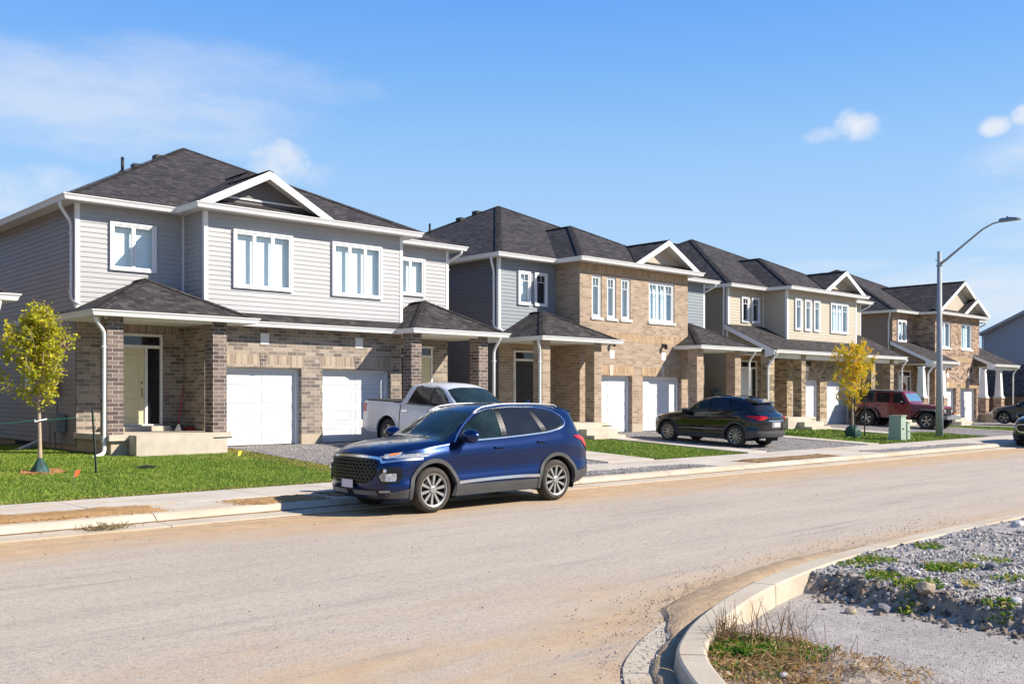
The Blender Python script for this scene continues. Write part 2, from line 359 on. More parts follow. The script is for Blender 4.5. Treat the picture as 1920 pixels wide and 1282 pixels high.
lawnm=mk_grass('lawn_turf',[(.3,(.07,.125,.018)),(.55,(.105,.18,.022)),(.75,(.16,.21,.04))])
def sheet(name,x0,x1,y0,y1,dz,mat,kind='structure',res=.5,jit=0.,zf=zg,edge=.05,taper=False,**kw):
    mb=MB(); nx=max(2,int((x1-x0)/res)+1); ny=max(2,int((y1-y0)/res)+1)
    V=[];F=[]
    for j in range(ny+1):
        for i in range(nx+1):
            x=x0+(x1-x0)*i/nx; y=y0+(y1-y0)*j/ny; e=(i in(0,nx) or j in (0,ny))
            if taper: e_d=min(x-x0,x1-x,y-y0,y1-y); q_=sm(e_d/.22); z=zf(x,y)+.004+q_*(max(dz,0)+.012+.6*abs(jit*noise.fractal((x*3,y*3,1.),1.,2.,4)))
            else: z=zf(x,y)+dz+(jit*noise.fractal((x*2,y*2,1.),1.,2.,4) if jit else 0)
            if e and edge:
                x0_,y0_=x,y; x+=edge*(noise.noise((x0_*3,y0_*3,0))+.7*noise.noise((x0_*9,y0_*9,2))); y+=edge*(noise.noise((x0_*3,y0_*3,5))+.7*noise.noise((x0_*9,y0_*9,7))); 
            V.append((x,y,z))
    n=nx+1
    for j in range(ny):
        for i in range(nx): a=j*n+i; F.append((a,a+1,a+n+1,a+n))
    # skirt down
    mb.add(V,F)
    rim=[i for i in range(n)]+[j*n+nx for j in range(1,ny+1)]+[ny*n+i for i in range(nx-1,-1,-1)]+[j*n for j in range(ny-1,0,-1)]
    lo=len(mb.v)
    for q in rim: x,y,z=V[q]; mb.v.append((x,y,z-(.06 if not taper else .012)))
    m=len(rim)
    for q in range(m): mb.f.append((rim[q],lo+q,lo+(q+1)%m,rim[(q+1)%m])); mb.m.append(0)
    return mb.build(name,mat,kind=kind,smooth=False,uv=False,**kw)
# wide base ground, everything else is laid above it
mb=MB(); xs=[-600,-200,-80,-30]+[x for x in range(-20,110,2)]+[120,160,300,900]; ys=[-600,-200,-80,-40,-20,-10,-4,0,4,8,13.2,14.2,15,16.7,18,20,22,24,26,30,40,60,120,400,900]
V=[];F=[]
for y in ys:
    for x in xs: V.append((x,y,(zg(x,y)-.03) if y>14.1 else -.25))
n=len(xs)
for j in range(len(ys)-1):
    for i in range(n-1): a=j*n+i;F.append((a,a+1,a+n+1,a+n))
mb.add(V,F).build('ground',dirtd,kind='structure',uv=False)
# road
mb=MB(); xs=list(np.arange(-40,2.2,2.))+list(np.arange(2.2,17,.2))+list(np.arange(17,130,1.5)); NY=26
V=[];F=[]
for x in xs:
    y0=max(yN(x),-40) ; y1=13.55
    for j in range(NY+1):
        y=y0+(y1-y0)*j/NY; V.append((x,y,.012*noise.noise((x*.35,y*.35,0)) + .02*math.sin(math.pi*(y-5.8)/7.8) if 5.8<y<13.6 else .008*noise.noise((x*.4,y*.4,0))))
n=NY+1
for i in range(len(xs)-1):
    for j in range(NY): a=i*n+j;F.append((a,a+n,a+n+1,a+1))
mb.add(V,F).build('road',asph,kind='structure',uv=False,smooth=True)
# far kerb: separate pours with open joints
mb=MB()
x=-12.
while x<80:
    x1=x+3.0; g=.008
    pr=[(13.5,.0),(13.5,.022),(13.98,.03),(14.06,.10),(14.12,.135),(14.26,.145),(14.26,-.1)]
    V=[(x+g,a,b) for a,b in pr]+[(x1-g,a,b) for a,b in pr]; m=len(pr)
    mb.add(V,[(i,i+m,i+m+1,i+1) for i in range(m-1)]+[tuple(range(m)),tuple(range(2*m-1,m-1,-1))]); x=x1
mb.build('kerb',curbm,kind='structure',uv=False)
# boulevard between kerb and pavement
def flat(x,y): return .145
APR=[(15.3,20.3,'g'),(29.2,36.5,'g'),(-1,5.4,'g')]
mb=MB()
for a,b in ((-12,4.0),(6.3,15.2),(20.3,22.0),(26.4,28.9),(36.6,41.5),(48,70)):
    x=a
    while x<b-.01: x1=min(x+1.9,b); mb.box(x+.006,x1-.006,14.27,15.18,-.05,.143); x=x1
mb.build('concrete_apron',walkm,kind='structure',uv=False)
sheet('dirt_patch',2.6,6.3,14.26,15.2,.02,dirt,res=.07,jit=.05,zf=flat,edge=.11,taper=True)
sheet('dirt_patch',7.5,9.0,14.2,15.05,.0,dirt,res=.06,jit=.05,zf=flat,edge=.10,taper=True)
sheet('dirt_patch',9.3,14.9,14.3,15.15,-.01,dirtd,res=.08,jit=.05,zf=flat,edge=.08,taper=True)
sheet('dirt_patch',22.0,26.3,14.4,15.1,.02,dirtd,res=.1,jit=.04,zf=flat,edge=.10,taper=True)
sheet('gravel_apron',14.95,20.25,14.3,15.2,-.0,gravm,res=.12,jit=.03,zf=flat,edge=.1)
sheet('gravel_apron',29.0,36.5,14.3,15.2,-.0,gravm,res=.15,jit=.03,zf=flat,edge=.1)
sheet('grass_verge',41.6,58,14.35,15.15,.02,lawnm,res=.2,jit=.03,zf=flat,edge=.05)
mb=MB(); x=-14.
while x<90: mb.box(x+.007,x+1.493,15.2,16.72,-.05,.152+.002*random.random()); x+=1.5
mb.build('pavement',walkm,kind='structure',uv=False)
# lawns, walks, driveways
LAWN=[(-3,12.2,16.75,24.4),(20.95,25.2,16.75,22.9),(33.6,39.6,16.75,22.7),(39.6,42.6,16.75,19.2),(49.2,57.,18.3,24.2)]
for a in [(-14,12.25,16.74,31.),(20.95,25.25,16.74,31),(33.6,39.7,16.74,31),(48.3,57.,16.74,31.),(66,90,16.74,40)]: sheet('lawn',*a,.0,lawnm,res=.6,jit=.015,edge=.03)
sheet('lawn',39.7,43.2,16.74,19.4,.0,lawnm,res=.3,jit=.015,edge=.03)
for a in [(12.3,18.9,16.76,24.9),(26.4,32.6,16.76,24.9),(40.9,48.2,19.5,24.9),(57.1,65.9,16.76,26.)]: sheet('driveway',*a,.012,gravm,res=.25,jit=.02,edge=.06)
sheet('driveway',43.3,48.2,16.76,19.45,.012,gravm,res=.25,jit=.02,edge=.06)
def walk(x0,x1,y0,y1):
    mb=MB(); y=y0
    while y<y1-.1:
        e=min(y+1.5,y1); mb.add([(x0,y+.007,zg(x0,y)+.03),(x1,y+.007,zg(x1,y)+.03),(x1,e-.007,zg(x1,e)+.03),(x0,e-.007,zg(x0,e)+.03),(x0,y+.007,-.1),(x1,y+.007,-.1),(x1,e-.007,-.1),(x0,e-.007,-.1)],[(0,1,2,3),(4,5,1,0),(5,6,2,1),(6,7,3,2),(7,4,0,3)]); y=e
    mb.build('path',walkm,kind='structure',uv=False)
for a in ((19.0,20.85,16.76,23.2),(25.3,26.3,16.76,23.2),(32.65,33.5,16.76,23.2),(39.7,40.8,19.5,23.2),(48.25,49.1,16.76,23.3),(56.,57.,16.76,24.)): walk(*a)
# ------------------------------------------------------------------ near kerb (sweep along the corner)
def catm(P,n):
    out=[]
    Q=[P[0]]+list(P)+[P[-1]]
    for i in range(1,len(Q)-2):
        p0,p1,p2,p3=[np.array(q,float) for q in Q[i-1:i+3]]
        for j in range(n):
            t=j/n; out.append(tuple(.5*((2*p1)+(-p0+p2)*t+(2*p0-5*p1+4*p2-p3)*t*t+(-p0+3*p1-3*p2+p3)*t**3)))
    out.append(tuple(P[-1])); return out
CL=catm([(a,b) for a,b in CP if -4.1<=b and a<31],10)
mb=MB(); pts=[]; mpan=MB()
for i,(x,y) in enumerate(CL):
    a=CL[max(i-1,0)];b=CL[min(i+1,len(CL)-1)]; d=Vector((b[0]-a[0],b[1]-a[1])).normalized(); nrm=Vector((d.y,-d.x))
    f=sm((x-6.0)/2.4)
    prof=[(0,-.06),(0,.012),(.31-.22*f,.018),(.34-.23*f,.03),(.352-.05*f,.118),(.359-.04*f,.134),(.377-.03*f,.144),(.535,.146),(.547,.142),(.555,.13),(.56,-.35)]
    pts.append([(x+nrm.x*o,y+nrm.y*o,z) for o,z in prof])
JT=[0]
L=0
for i in range(1,len(CL)):
    L+=math.dist(CL[i],CL[i-1])
    if L>2.9 : JT.append(i); L=0
JT.append(len(pts)-1)
for a,b in zip(JT,JT[1:]):
    seg=[list(p) for p in pts[a:b+1]]
    # pull ends in for an open joint
    for e,o in ((0,1),(-1,-2)):
        seg[e]=[tuple(Vector(p)+(Vector(q)-Vector(p)).normalized()*.008) for p,q in zip(seg[e],seg[o])]
    m=len(seg[0]); V=[p for s_ in seg for p in s_]
    F=[(i*m+j,(i)*m+j+1,(i+1)*m+j+1,(i+1)*m+j) for i in range(len(seg)-1) for j in range(m-1)]
    F+=[tuple(range(m-1,-1,-1)),tuple((len(seg)-1)*m+j for j in range(m))]
    mb.add(V,F)
mb.build('kerb',curbm,kind='structure',uv=False)
# dirt washed over the gutter pan
mb=MB(); V=[];F=[]; n=9
CC=[(i,p) for i,p in enumerate(CL) if 3.6<=p[0]<=11.8]
for c_,(i,(x,y)) in enumerate(CC):
    a=CL[max(i-1,0)];b=CL[min(i+1,len(CL)-1)]; d=Vector((b[0]-a[0],b[1]-a[1])).normalized(); nr=Vector((d.y,-d.x)); e=sm(c_/11)*sm((len(CC)-1-c_)/9)
    e=sm((len(CC)-1-c_)/9); w1=.345-.24*sm((x-6.9)/2.2)+.012*noise.noise((x*4,0,0)); w0=.17+.05*noise.noise((x*3,2,0))-(.40)*sm((x-5.7)/1.5)
    for j in range(n): o=w0+(w1-w0)*j/(n-1); V.append((x+nr.x*o,y+nr.y*o,-.004+.05*e*math.sin(math.pi*j/(n-1))**.5*(1+.3*noise.noise((x*9,o*9,0)))+.014*(j/(n-1))))
for c_ in range(len(CC)-1):
    for j in range(n-1): a=c_*n+j; F.append((a,a+n,a+n+1,a+1))
mb.add(V,F).build('dirt_patch',mk_dirt('gutter_dirt',(.36,.255,.16),(.48,.36,.24),5.,.02),kind='structure',uv=False)
def s_gut():
    i,(x,y)=random.choice(CC); return (x+random.gauss(0,.1),y-.15+random.gauss(0,.13),.035)
stones('loose_gravel',1500,s_gut,.004,.018,None,'grey stones washed into the gutter before the kerb') if 0 else None
# ------------------------------------------------------------------ near lot
def cy(x):  # y of back of near kerb
    for i in range(len(CL)-1):
        pass
    return yN(x)
BK=[(p[-1][0],p[-1][1]) for p in pts]
def yB(x):
    if x<=BK[0][0]: return -30
    for (a,b),(c,d) in zip(BK,BK[1:]):
        if x<=c: return b+(d-b)*(x-a)/max(1e-6,c-a)
    return BK[-1][1]
def lotz(x,y):
    n=noise.fractal((x*1.3,y*1.3,0),1.,2.,3); n2=noise.fractal((x*7,y*7,3.),.9,2.,4)
    lip=8.62-.10*(4.7-y)+.18*n+.05*n2
    up=.13+.025*n+.018*n2; bed=-.05+.008*n+.006*n2
    t=sm((x-lip)/.26+.5); z=bed+(up-bed)*t
    if .02<t<.98: z+=.045*noise.noise((x*14,y*14,0))+.03*noise.noise((x*30,y*30,0))
    lip2=6.75-.62*(4.4-y)*.6+.15*n
    u=1-sm((x-lip2)/.35+.5); z=z+(.055+.03*n+.03*n2-z)*u*(1-t)
    return z
def lott(x,y):
    n=noise.fractal((x*1.3,y*1.3,0),1.,2.,3); n2=noise.fractal((x*7,y*7,3.),.9,2.,4)
    lip=8.62-.10*(4.7-y)+.18*n+.05*n2; lip2=6.75-.62*(4.4-y)*.6+.15*n
    return sm((x-lip)/.26+.5),1-sm((x-lip2)/.35+.5)
def lotgrid(xs,tn,depth):
    V=[];F=[]
    for x in xs:
        yb=yB(x)+.01
        for j in range(tn+1):
            y=yb-depth*(j/tn)**1.0; V.append((x,y,lotz(x,y)))
    n=tn+1
    for i in range(len(xs)-1):
        for j in range(tn): a=i*n+j;F.append((a,a+1,a+n+1,a+n))
    return V,F
mb=MB()
V,F=lotgrid(list(np.arange(3.6,13.,.035)),90,3.4)
mb.cm=0; mb.add(V,F)
for i,f in enumerate(F):
    x,y,z=V[f[0]]; t,u=lott(x,y)
    slope=abs(V[f[0]][2]-V[f[3]][2])/.035+abs(V[f[0]][2]-V[f[1]][2])/.037
    mb.m[i]=1 if (.03<t<.97 or (u>.15)) else 0
V,F=lotgrid(list(np.arange(12.96,60.,.4)),12,14.); mb.cm=0; mb.add(V,F)
V=[];F=[]
for x in np.arange(2.9,14.,.4):
    yb=(yB(x)-3.38)
    for j in range(12): V.append((x,yb-j*1.,0.0+ (.12 if x>8.7 else -.05)))
n=12
for i in range(len(V)//n-1):
    for j in range(n-1): a=i*n+j;F.append((a,a+1,a+n+1,a+n))
mb.add(V,F)
mb.build('gravel_lot',[lotm,mk_dirt('lot_soil',(.24,.19,.15),(.40,.33,.26),bd=.012)],kind='structure',uv=False,smooth=False)
# loose stones
def stones(name,N,sampler,smin,smax,mat,label=None,sink=.25):
    V=[];F=[];o8=[(1,0,0),(-1,0,0),(0,1,0),(0,-1,0),(0,0,1),(0,0,-1)]; fs=[(0,2,4),(2,1,4),(1,3,4),(3,0,4),(2,0,5),(1,2,5),(3,1,5),(0,3,5)]
    for i in range(N):
        p=sampler()
        if p is None: continue
        s=smin*(smax/smin)**(random.random()**2.2); b=len(V); M=Matrix.Rotation(random.random()*6.28,3,Vector((random.random()-.5,random.random()-.5,random.random()-.5)).normalized())
        for q in o8:
            w=M@Vector((q[0]*random.uniform(.6,1.1),q[1]*random.uniform(.45,1.),q[2]*random.uniform(.4,.85)))*s
            V.append((p[0]+w.x,p[1]+w.y,p[2]+w.z*.9+s*sink))
        F+=[tuple(b+i for i in f) for f in fs]
    mb=MB(); mb.add(V,F); return mb.build(name,mat,kind='stuff',label=label,cat='stones',uv=False)
def mk_stone(name,a,b,c3):
    m=bpy.data.materials.new(name); k=NT(m); g=k.n('ShaderNodeNewGeometry'); 
    c=k.ramp(g.outputs['Random Per Island'],[(0.,a),(.5,b),(1.,c3)]); c=k.mix(.4,c,k.ramp(k.noise(k.coord(),80.,3),[(.3,(.7,.7,.7)),(.7,(1.3,1.3,1.3))]),'MULTIPLY')
    k.l(c,k.b.inputs['Base Color']); k.set(.85,spec=.3); return m
stm=mk_stone('crushed_stone',(.13,.125,.12),(.34,.315,.295),(.54,.50,.46)); stb=mk_stone('brown_pebbles',(.08,.066,.055),(.17,.135,.11),(.32,.25,.19))
def s_up():
    x=8.4+8.*random.random()**1.3; y=yB(x)-.02-random.random()*3.2
    return (x,y,lotz(x,y)) if lott(x,y)[0]>.5 else None
stones('loose_gravel',15000,s_up,.008,.04,stm,'grey crushed stones strewn over the raised lot behind the near kerb')
def s_bed():
    x=5.2+3.6*random.random(); y=yB(x)-.02-random.random()**1.2*3.; t,u=lott(x,y)
    if t>.5: return None
    return (x,y,lotz(x,y)) 
stones('loose_gravel',9000,s_bed,.003,.010,mk_stone('pale_fines',(.18,.168,.158),(.33,.305,.285),(.50,.46,.425)),'fine grey gravel on the low strip behind the near kerb')
def s_face():
    y=4.9-3.2*random.random(); x=8.62-.10*(4.7-y)+random.gauss(0,.16)
    return (x,y,lotz(x,y)) if y<yB(x)-.03 else None
stones('loose_gravel',1300,s_face,.012,.06,stb,'brown earth clods along the dug edge of the lot',.1)
stones('loose_gravel',1600,lambda:(lambda c:(c[1][0]+random.gauss(0,.12),c[1][1]-.12+random.gauss(0,.14),.035))(random.choice(CC)),.004,.016,stm,'grey stones washed into the gutter before the near kerb')
def s_road():
    r=random.random()
    if r<.45: x=5+10*random.random(); y=yN(x)+.1+abs(random.gauss(0,.45)); 
    elif r<.6: x=7.4+random.gauss(0,.6); y=yN(x)+.15+abs(random.gauss(0,.18))
    elif r<.8: x=2+26*random.random(); y=13.45-abs(random.gauss(0,.5))
    else: x=2+18*random.random(); y=4+9*random.random()
    if y<yN(x)+.02: return None
    return (x,y,.012+.02*max(0,math.sin(math.pi*(y-5.8)/7.8)))
stones('road_pebbles',5200,s_road,.002,.013,stb,'small dark pebbles scattered on the dusty road')
def s_clod():
    a=random.choice([(2.7,6.2,14.15,15.1),(2.7,6.2,14.15,15.1),(7.6,8.9,14.1,14.9),(9.4,14.8,14.4,15.1),(22.1,26.2,14.45,15.05)]); x_=random.uniform(a[0]-.25,a[1]+.25); y_=random.gauss((a[2]+a[3])/2,(a[3]-a[2])*.33); return (x_,y_,.165 if a[2]<y_<a[3] and a[0]<x_<a[1] else (.15 if 14.2<y_<16.7 else .04))
stones('dirt_clods',5200,s_clod,.005,.024,mk_stone('clod_soil',(.22,.13,.06),(.38,.23,.11),(.52,.34,.18)),'small clods of tan earth on the bare strips behind the far kerb',.0)
# driveway gravel grains
def s_dr():
    a=random.choice([(12.4,18.8,17,24.7)]*2+[(26.5,32.5,17,24.6),(15,20,14.35,15.15)]); x=random.uniform(a[0],a[1]); y=random.uniform(a[2],a[3]); return (x,y,(zg(x,y) if y>16 else .145)+.015)
stones('loose_gravel',9000,s_dr,.012,.03,stm,'grey crushed stones covering the driveways')
# grass blades
def mk_blade(name,stops):
    m=bpy.data.materials.new(name); k=NT(m); g=k.n('ShaderNodeNewGeometry'); c=k.ramp(g.outputs['Random Per Island'],stops)
    c=k.mix(.6,c,k.ramp(k.noise(k.coord(),.9,6,.7),[(.3,(.55,.72,.6)),(.7,(1.5,1.25,1.15))]),'MULTIPLY')
    k.l(c,k.b.inputs['Base Color']); k.set(.6,spec=.2); k.b.inputs['Subsurface Weight'].default_value=0; return m
bladem=mk_blade('grass_blades',[(0.,(.07,.125,.016)),(.5,(.155,.245,.026)),(.85,(.25,.34,.045)),(1.,(.38,.32,.14))])
def blades(name,areas,dens,h,wd,label,ragged=True,zf=zg,mat=bladem):
    V=[];F=[]
    for (x0,x1,y0,y1) in areas:
        N=int((x1-x0)*(y1-y0)*dens)
        X=np.random.uniform(x0,x1,N);Y=np.random.uniform(y0,y1,N);A=np.random.uniform(0,6.28,N);H=h*np.random.uniform(.5,1.3,N);LX=np.random.normal(0,.5,N)*H;LY=np.random.normal(0,.5,N)*H
        for x,y,a,hh,lx,ly in zip(X,Y,A,H,LX,LY):
            z=zf(x,y)-.005; b=len(V); dx=math.cos(a)*wd;dy=math.sin(a)*wd
            V+=[(x-dx,y-dy,z),(x+dx,y+dy,z),(x+lx,y+ly,z+hh)]; F.append((b,b+1,b+2))
    mb=MB(); mb.add(V,F); return mb.build(name,mat,kind='stuff',label=label,cat='grass',uv=False)
blades('grass',[(0.5,12.2,16.76,23.3),(-3,8.6,23.3,29)],1500,.038,.0065,'mown green lawn in front of the grey house')
blades('grass',[(20.97,25.2,16.76,22.9)],900,.045,.009,'green lawn strip between the first two driveways')
blades('grass',[(33.65,39.6,16.76,22.9),(39.7,43.2,16.76,19.4),(48.3,56.,17.,24.)],260,.06,.016,'green lawn beside the third house with the green cabinets')
blades('grass',[(41.6,55,14.36,15.15)],300,.06,.016,'green verge between pavement and kerb',zf=flat)

strawm=mk_blade('straw_blades',[(0.,(.20,.13,.05)),(.6,(.36,.26,.10)),(1.,(.26,.30,.06))])
blades('grass',[(-.5,12.3,16.74,16.95),(20.95,25.25,16.74,16.86),(33.6,43.2,16.74,16.88),(11.6,12.35,17,24)],900,.04,.009,'dry yellowed grass along the pavement and drive edges',mat=strawm)
blades('grass',[(10.2,12.3,21.5,23.4),(.5,4.,17.,17.6)],260,.04,.008,'patchy yellowed grass in the lawn near the gravel drive',mat=strawm)
# ------------------------------------------------------------------ houses
def wallY(mb,y,x0,x1,z0,z1,op=(),dep=.1):
    xs=sorted({x0,x1,*[o[0] for o in op],*[o[1] for o in op]}); zs=sorted({z0,z1,*[o[2] for o in op],*[o[3] for o in op]})
    for a,b in zip(xs,xs[1:]):
        for c,d in zip(zs,zs[1:]):
            if any(o[0]<=a and b<=o[1] and o[2]<=c and d<=o[3] for o in op): continue
            mb.quad((a,y,c),(b,y,c),(b,y,d),(a,y,d))
    for a,b,c,d in op:
        Y=y+dep
        mb.quad((a,y,c),(a,y,d),(a,Y,d),(a,Y,c)); mb.quad((b,y,c),(b,Y,c),(b,Y,d),(b,y,d))
        mb.quad((a,y,d),(b,y,d),(b,Y,d),(a,Y,d)); mb.quad((a,y,c),(a,Y,c),(b,Y,c),(b,y,c))
def wallX(mb,x,y0,y1,z0,z1,s=-1):
    if s<0: mb.quad((x,y1,z0),(x,y0,z0),(x,y0,z1),(x,y1,z1))
    else: mb.quad((x,y0,z0),(x,y1,z0),(x,y1,z1),(x,y0,z1))
LAP=.127
def lapY(mb,y,X0,X1,z0,z1,op=()):
    z=z0
    def off(t): return .017-.002*t/.03 if t<.03 else .015-.012*(t-.03)/(LAP-.03)
    while z<z1-.01:
        e=min(z+LAP,z1); br=sorted({z,min(z+.03,e),e,*[o[2] for o in op if z<o[2]<e],*[o[3] for o in op if z<o[3]<e]})
        for a,b in zip(br,br[1:]):
            segs=[(X0,X1)]
            for o in op:
                if o[2]<=a+1e-6 and b<=o[3]+1e-6:
                    segs=[q for s_ in segs for q in ((s_[0],min(s_[1],o[0])),(max(s_[0],o[1]),s_[1])) if q[1]-q[0]>1e-4]
            for x0,x1 in segs:
                mb.quad((x0,y-off(a-z),a),(x1,y-off(a-z),a),(x1,y-off(b-z),b),(x0,y-off(b-z),b))
                if a==z: mb.quad((x0,y,z),(x1,y,z),(x1,y-.017,z),(x0,y-.017,z))
        z=e
def lapX(mb,x,y0,y1,z0,z1,s=-1):
    z=z0
    while z<z1-.01:
        e=min(z+LAP,z1)
        for (a,za,b,zb_) in ((.017,z,.015,z+.03),(.015,z+.03,.003,e),(0,z,.017,z)):
            xa=x+s*a;xb=x+s*b
            q=[(xa,y1,za),(xa,y0,za),(xb,y0,zb_),(xb,y1,zb_)]
            if s>0: q=q[::-1]
            mb.quad(*q)
        z=e
def sweep(mb,path,prof,closed=False):
    """path: list of (x,y,z); outward is the right-hand side of travel; profile (o,z)"""
    P=[Vector(p) for p in path]; n=len(P); N=[]
    for a,b in zip(P,P[1:]):
        d=(b-a); d.z=0; d.normalize(); N.append(Vector((d.y,-d.x,0)))
    M=[]
    for i in range(n):
        if i==0: M.append(N[0])
        elif i==n-1: M.append(N[-1])
        else: m=(N[i-1]+N[i]); M.append(m/max(.3,(1+N[i-1].dot(N[i]))))
    m=len(prof); V=[]
    for p,w in zip(P,M):
        for o,z in prof: V.append((p.x+w.x*o,p.y+w.y*o,p.z+z))
    F=[(i*m+j,(i+1)*m+j,(i+1)*m+(j+1)%m,i*m+(j+1)%m) for i in range(n-1) for j in range(m)]
    F+=[tuple(range(m)),tuple((n-1)*m+j for j in range(m-1,-1,-1))]
    return mb.add(V,F)
GUT=[(-.02,-.03),(-.02,-.135),(.055,-.135),(.07,-.10),(.085,-.055),(.115,-.02),(.118,.0),(.108,.0),(.10,-.02),(.075,-.05),(.0,-.05)]
def ridge(mb,p,q,w=.26):
    p=Vector(p);q=Vector(q);d=(q-p).normalized();r=d.cross(Vector((0,0,1))).normalized()
    L=(q-p).length;n=max(1,int(L/.16));u=Vector((0,0,1))
    for i in range(n):
        a=p+d*(L*i/n);b=p+d*(L*(i+1)/n)
        mb.quad(a-r*w/2-u*.045+u*.03,a+u*.03,b+u*.018,b-r*w/2-u*.045+u*.018); mb.quad(a+u*.03,a+r*w/2-u*.045+u*.03,b+r*w/2-u*.045+u*.018,b+u*.018)
        mb.quad(a-r*w/2-u*.045+u*.018,a+u*.015,a+u*.03,a-r*w/2-u*.045+u*.03)
def window(root,y,x0,x1,z0,z1,panes,grid=0,mode='b',trim=.0,dark=False):
    """frame proud of plane y (towards -y)"""
    f=MB(); t=.06; Y=y-.062
    def fr(a,b,c,d,ya,yb,t):
        f.box(a,b,ya,yb,c,c+t); f.box(a,b,ya,yb,d-t,d); f.box(a,a+t,ya,yb,c+t,d-t); f.box(b-t,b,ya,yb,c+t,d-t)
    fr(x0,x1,z0,z1,Y,y+.01,t)
    w=(x1-x0-2*t)/panes; 
    for i in range(panes):
        a=x0+t+w*i;b=a+w; fr(a+.004,b-.004,z0+t+.004,z1-t-.004,Y+.018,y+.005,.045)
        if grid:
            h=z1-t-.045-(z1-z0)*.2; f.box(a+.045,b-.045,Y+.026,Y+.034,h-.01,h+.01)
            c=(a+b)/2; f.box(c-.01,c+.01,Y+.0255,Y+.0345,h+.011,z1-t-.046)
    o=f.build('window',white,root)
    ln=MB(); D=.13; a,b,c,d=x0+.02,x1-.02,z0+.02,z1-.02; ya=y+.009
    ln.quad((a,ya,c),(a,ya,d),(a,ya+D,d),(a,ya+D,c)); ln.quad((b,ya,d),(b,ya,c),(b,ya+D,c),(b,ya+D,d)); ln.quad((a,ya,d),(b,ya,d),(b,ya+D,d),(a,ya+D,d)); ln.quad((a,ya,c),(a,ya+D,c),(b,ya+D,c),(b,ya,c)); ln.build('window_liner',white,o)
    pn=MB(); 
    pn.quad((x0+t,Y+.036,z0+t),(x1-t,Y+.036,z0+t),(x1-t,Y+.036,z1-t),(x0+t,Y+.036,z1-t)); pn.build('pane',glassm,o,uv=False)
    back=MB(); Yb=y+.125
    back.quad((x0+.02,Yb,z0+.02),(x1-.02,Yb,z0+.02),(x1-.02,Yb,z1-.02),(x0+.02,Yb,z1-.02)); back.build('blind',dark_int if mode=='d' else curtm if mode=='c' else blindm,o,uv=False)
    return o
def down(root,pts,r=.042):
    mb=MB(); 
    P=[Vector(p) for p in pts]
    # soften the bends
    Q=[P[0]]
    for i in range(1,len(P)-1):
        a=(P[i]-P[i-1]);b=(P[i+1]-P[i]); k=min(.09,a.length*.4,b.length*.4)
        Q+= [P[i]-a.normalized()*k, P[i]-a.normalized()*k*.3+b.normalized()*k*.3, P[i]+b.normalized()*k]
    Q.append(P[-1]); mb.tube(Q,r,8)
    for i in range(len(P)-1):
        if abs((P[i+1]-P[i]).z)>1.2:
            for t in (.12,.9): c=P[i].lerp(P[i+1],t); mb.box(c.x-.06,c.x+.06,c.y-.047,c.y+.06,c.z-.015,c.z+.015)
    return mb.build('downspout',white,root,smooth=True)
def panel_door(root,y,x0,x1,z0,z1,mat,rows,name,parent_parts=True):
    """rows: list of (cols,[z fractions])"""
    mb=MB(); mb.quad((x0,y,z0),(x1,y,z0),(x1,y,z1),(x0,y,z1))
    H=z1-z0;W=x1-x0
    for (cx0,cx1,ca,cb) in rows:
        a=x0+W*cx0;b=x0+W*cx1;c=z0+H*ca;d=z0+H*cb; e=.03
        o=[(a,c),(b,c),(b,d),(a,d)];i1=[(a+.012,c+.012),(b-.012,c+.012),(b-.012,d-.012),(a+.012,d-.012)]; i2=[(a+e,c+e),(b-e,c+e),(b-e,d-e),(a+e,d-e)]
        V=[(p[0],y-.003,p[1]) for p in o]+[(p[0],y-.015,p[1]) for p in i1]+[(p[0],y-.0035,p[1]) for p in i2]
        F=[(j,(j+1)%4,4+(j+1)%4,4+j) for j in range(4)]+[(4+j,4+(j+1)%4,8+(j+1)%4,8+j) for j in range(4)]+[(8,9,10,11)]
        mb.add(V,F)
    return mb.build(name,mat,root)
def garage(root,yf,x0,x1,z0,z1,dep=.27):
    Y=yf+dep; rows=[]
    for r in range(4):
        for c in range(2): rows.append((.04+.49*c,.04+.49*c+.43,.25*r+.055,.25*r+.195))
    d=panel_door(root,Y-.03,x0+.06,x1-.06,z0+.03,z1-.05,doorw,rows,'garage_door')
    g=MB()
    for r in (1,2,3): z=z0+.03+(z1-z0-.08)*.25*r; g.box(x0+.07,x1-.07,Y-.032,Y-.0335+.0,z-.003,z+.003)
    g.build('panel_joint',greym,d)
    f=MB(); f.box(x0,x0+.085,Y-.10,Y+.02,z0,z1); f.box(x1-.085,x1,Y-.10,Y+.02,z0,z1); f.box(x0+.085,x1-.085,Y-.10,Y+.02,z1-.085,z1)
    f.build('door_frame',white,d)
    b=MB(); b.box(x0+.07,x1-.07,Y-.05,Y-.0305,z0-.005,z0+.03); b.build('door_seal',darkm,d)
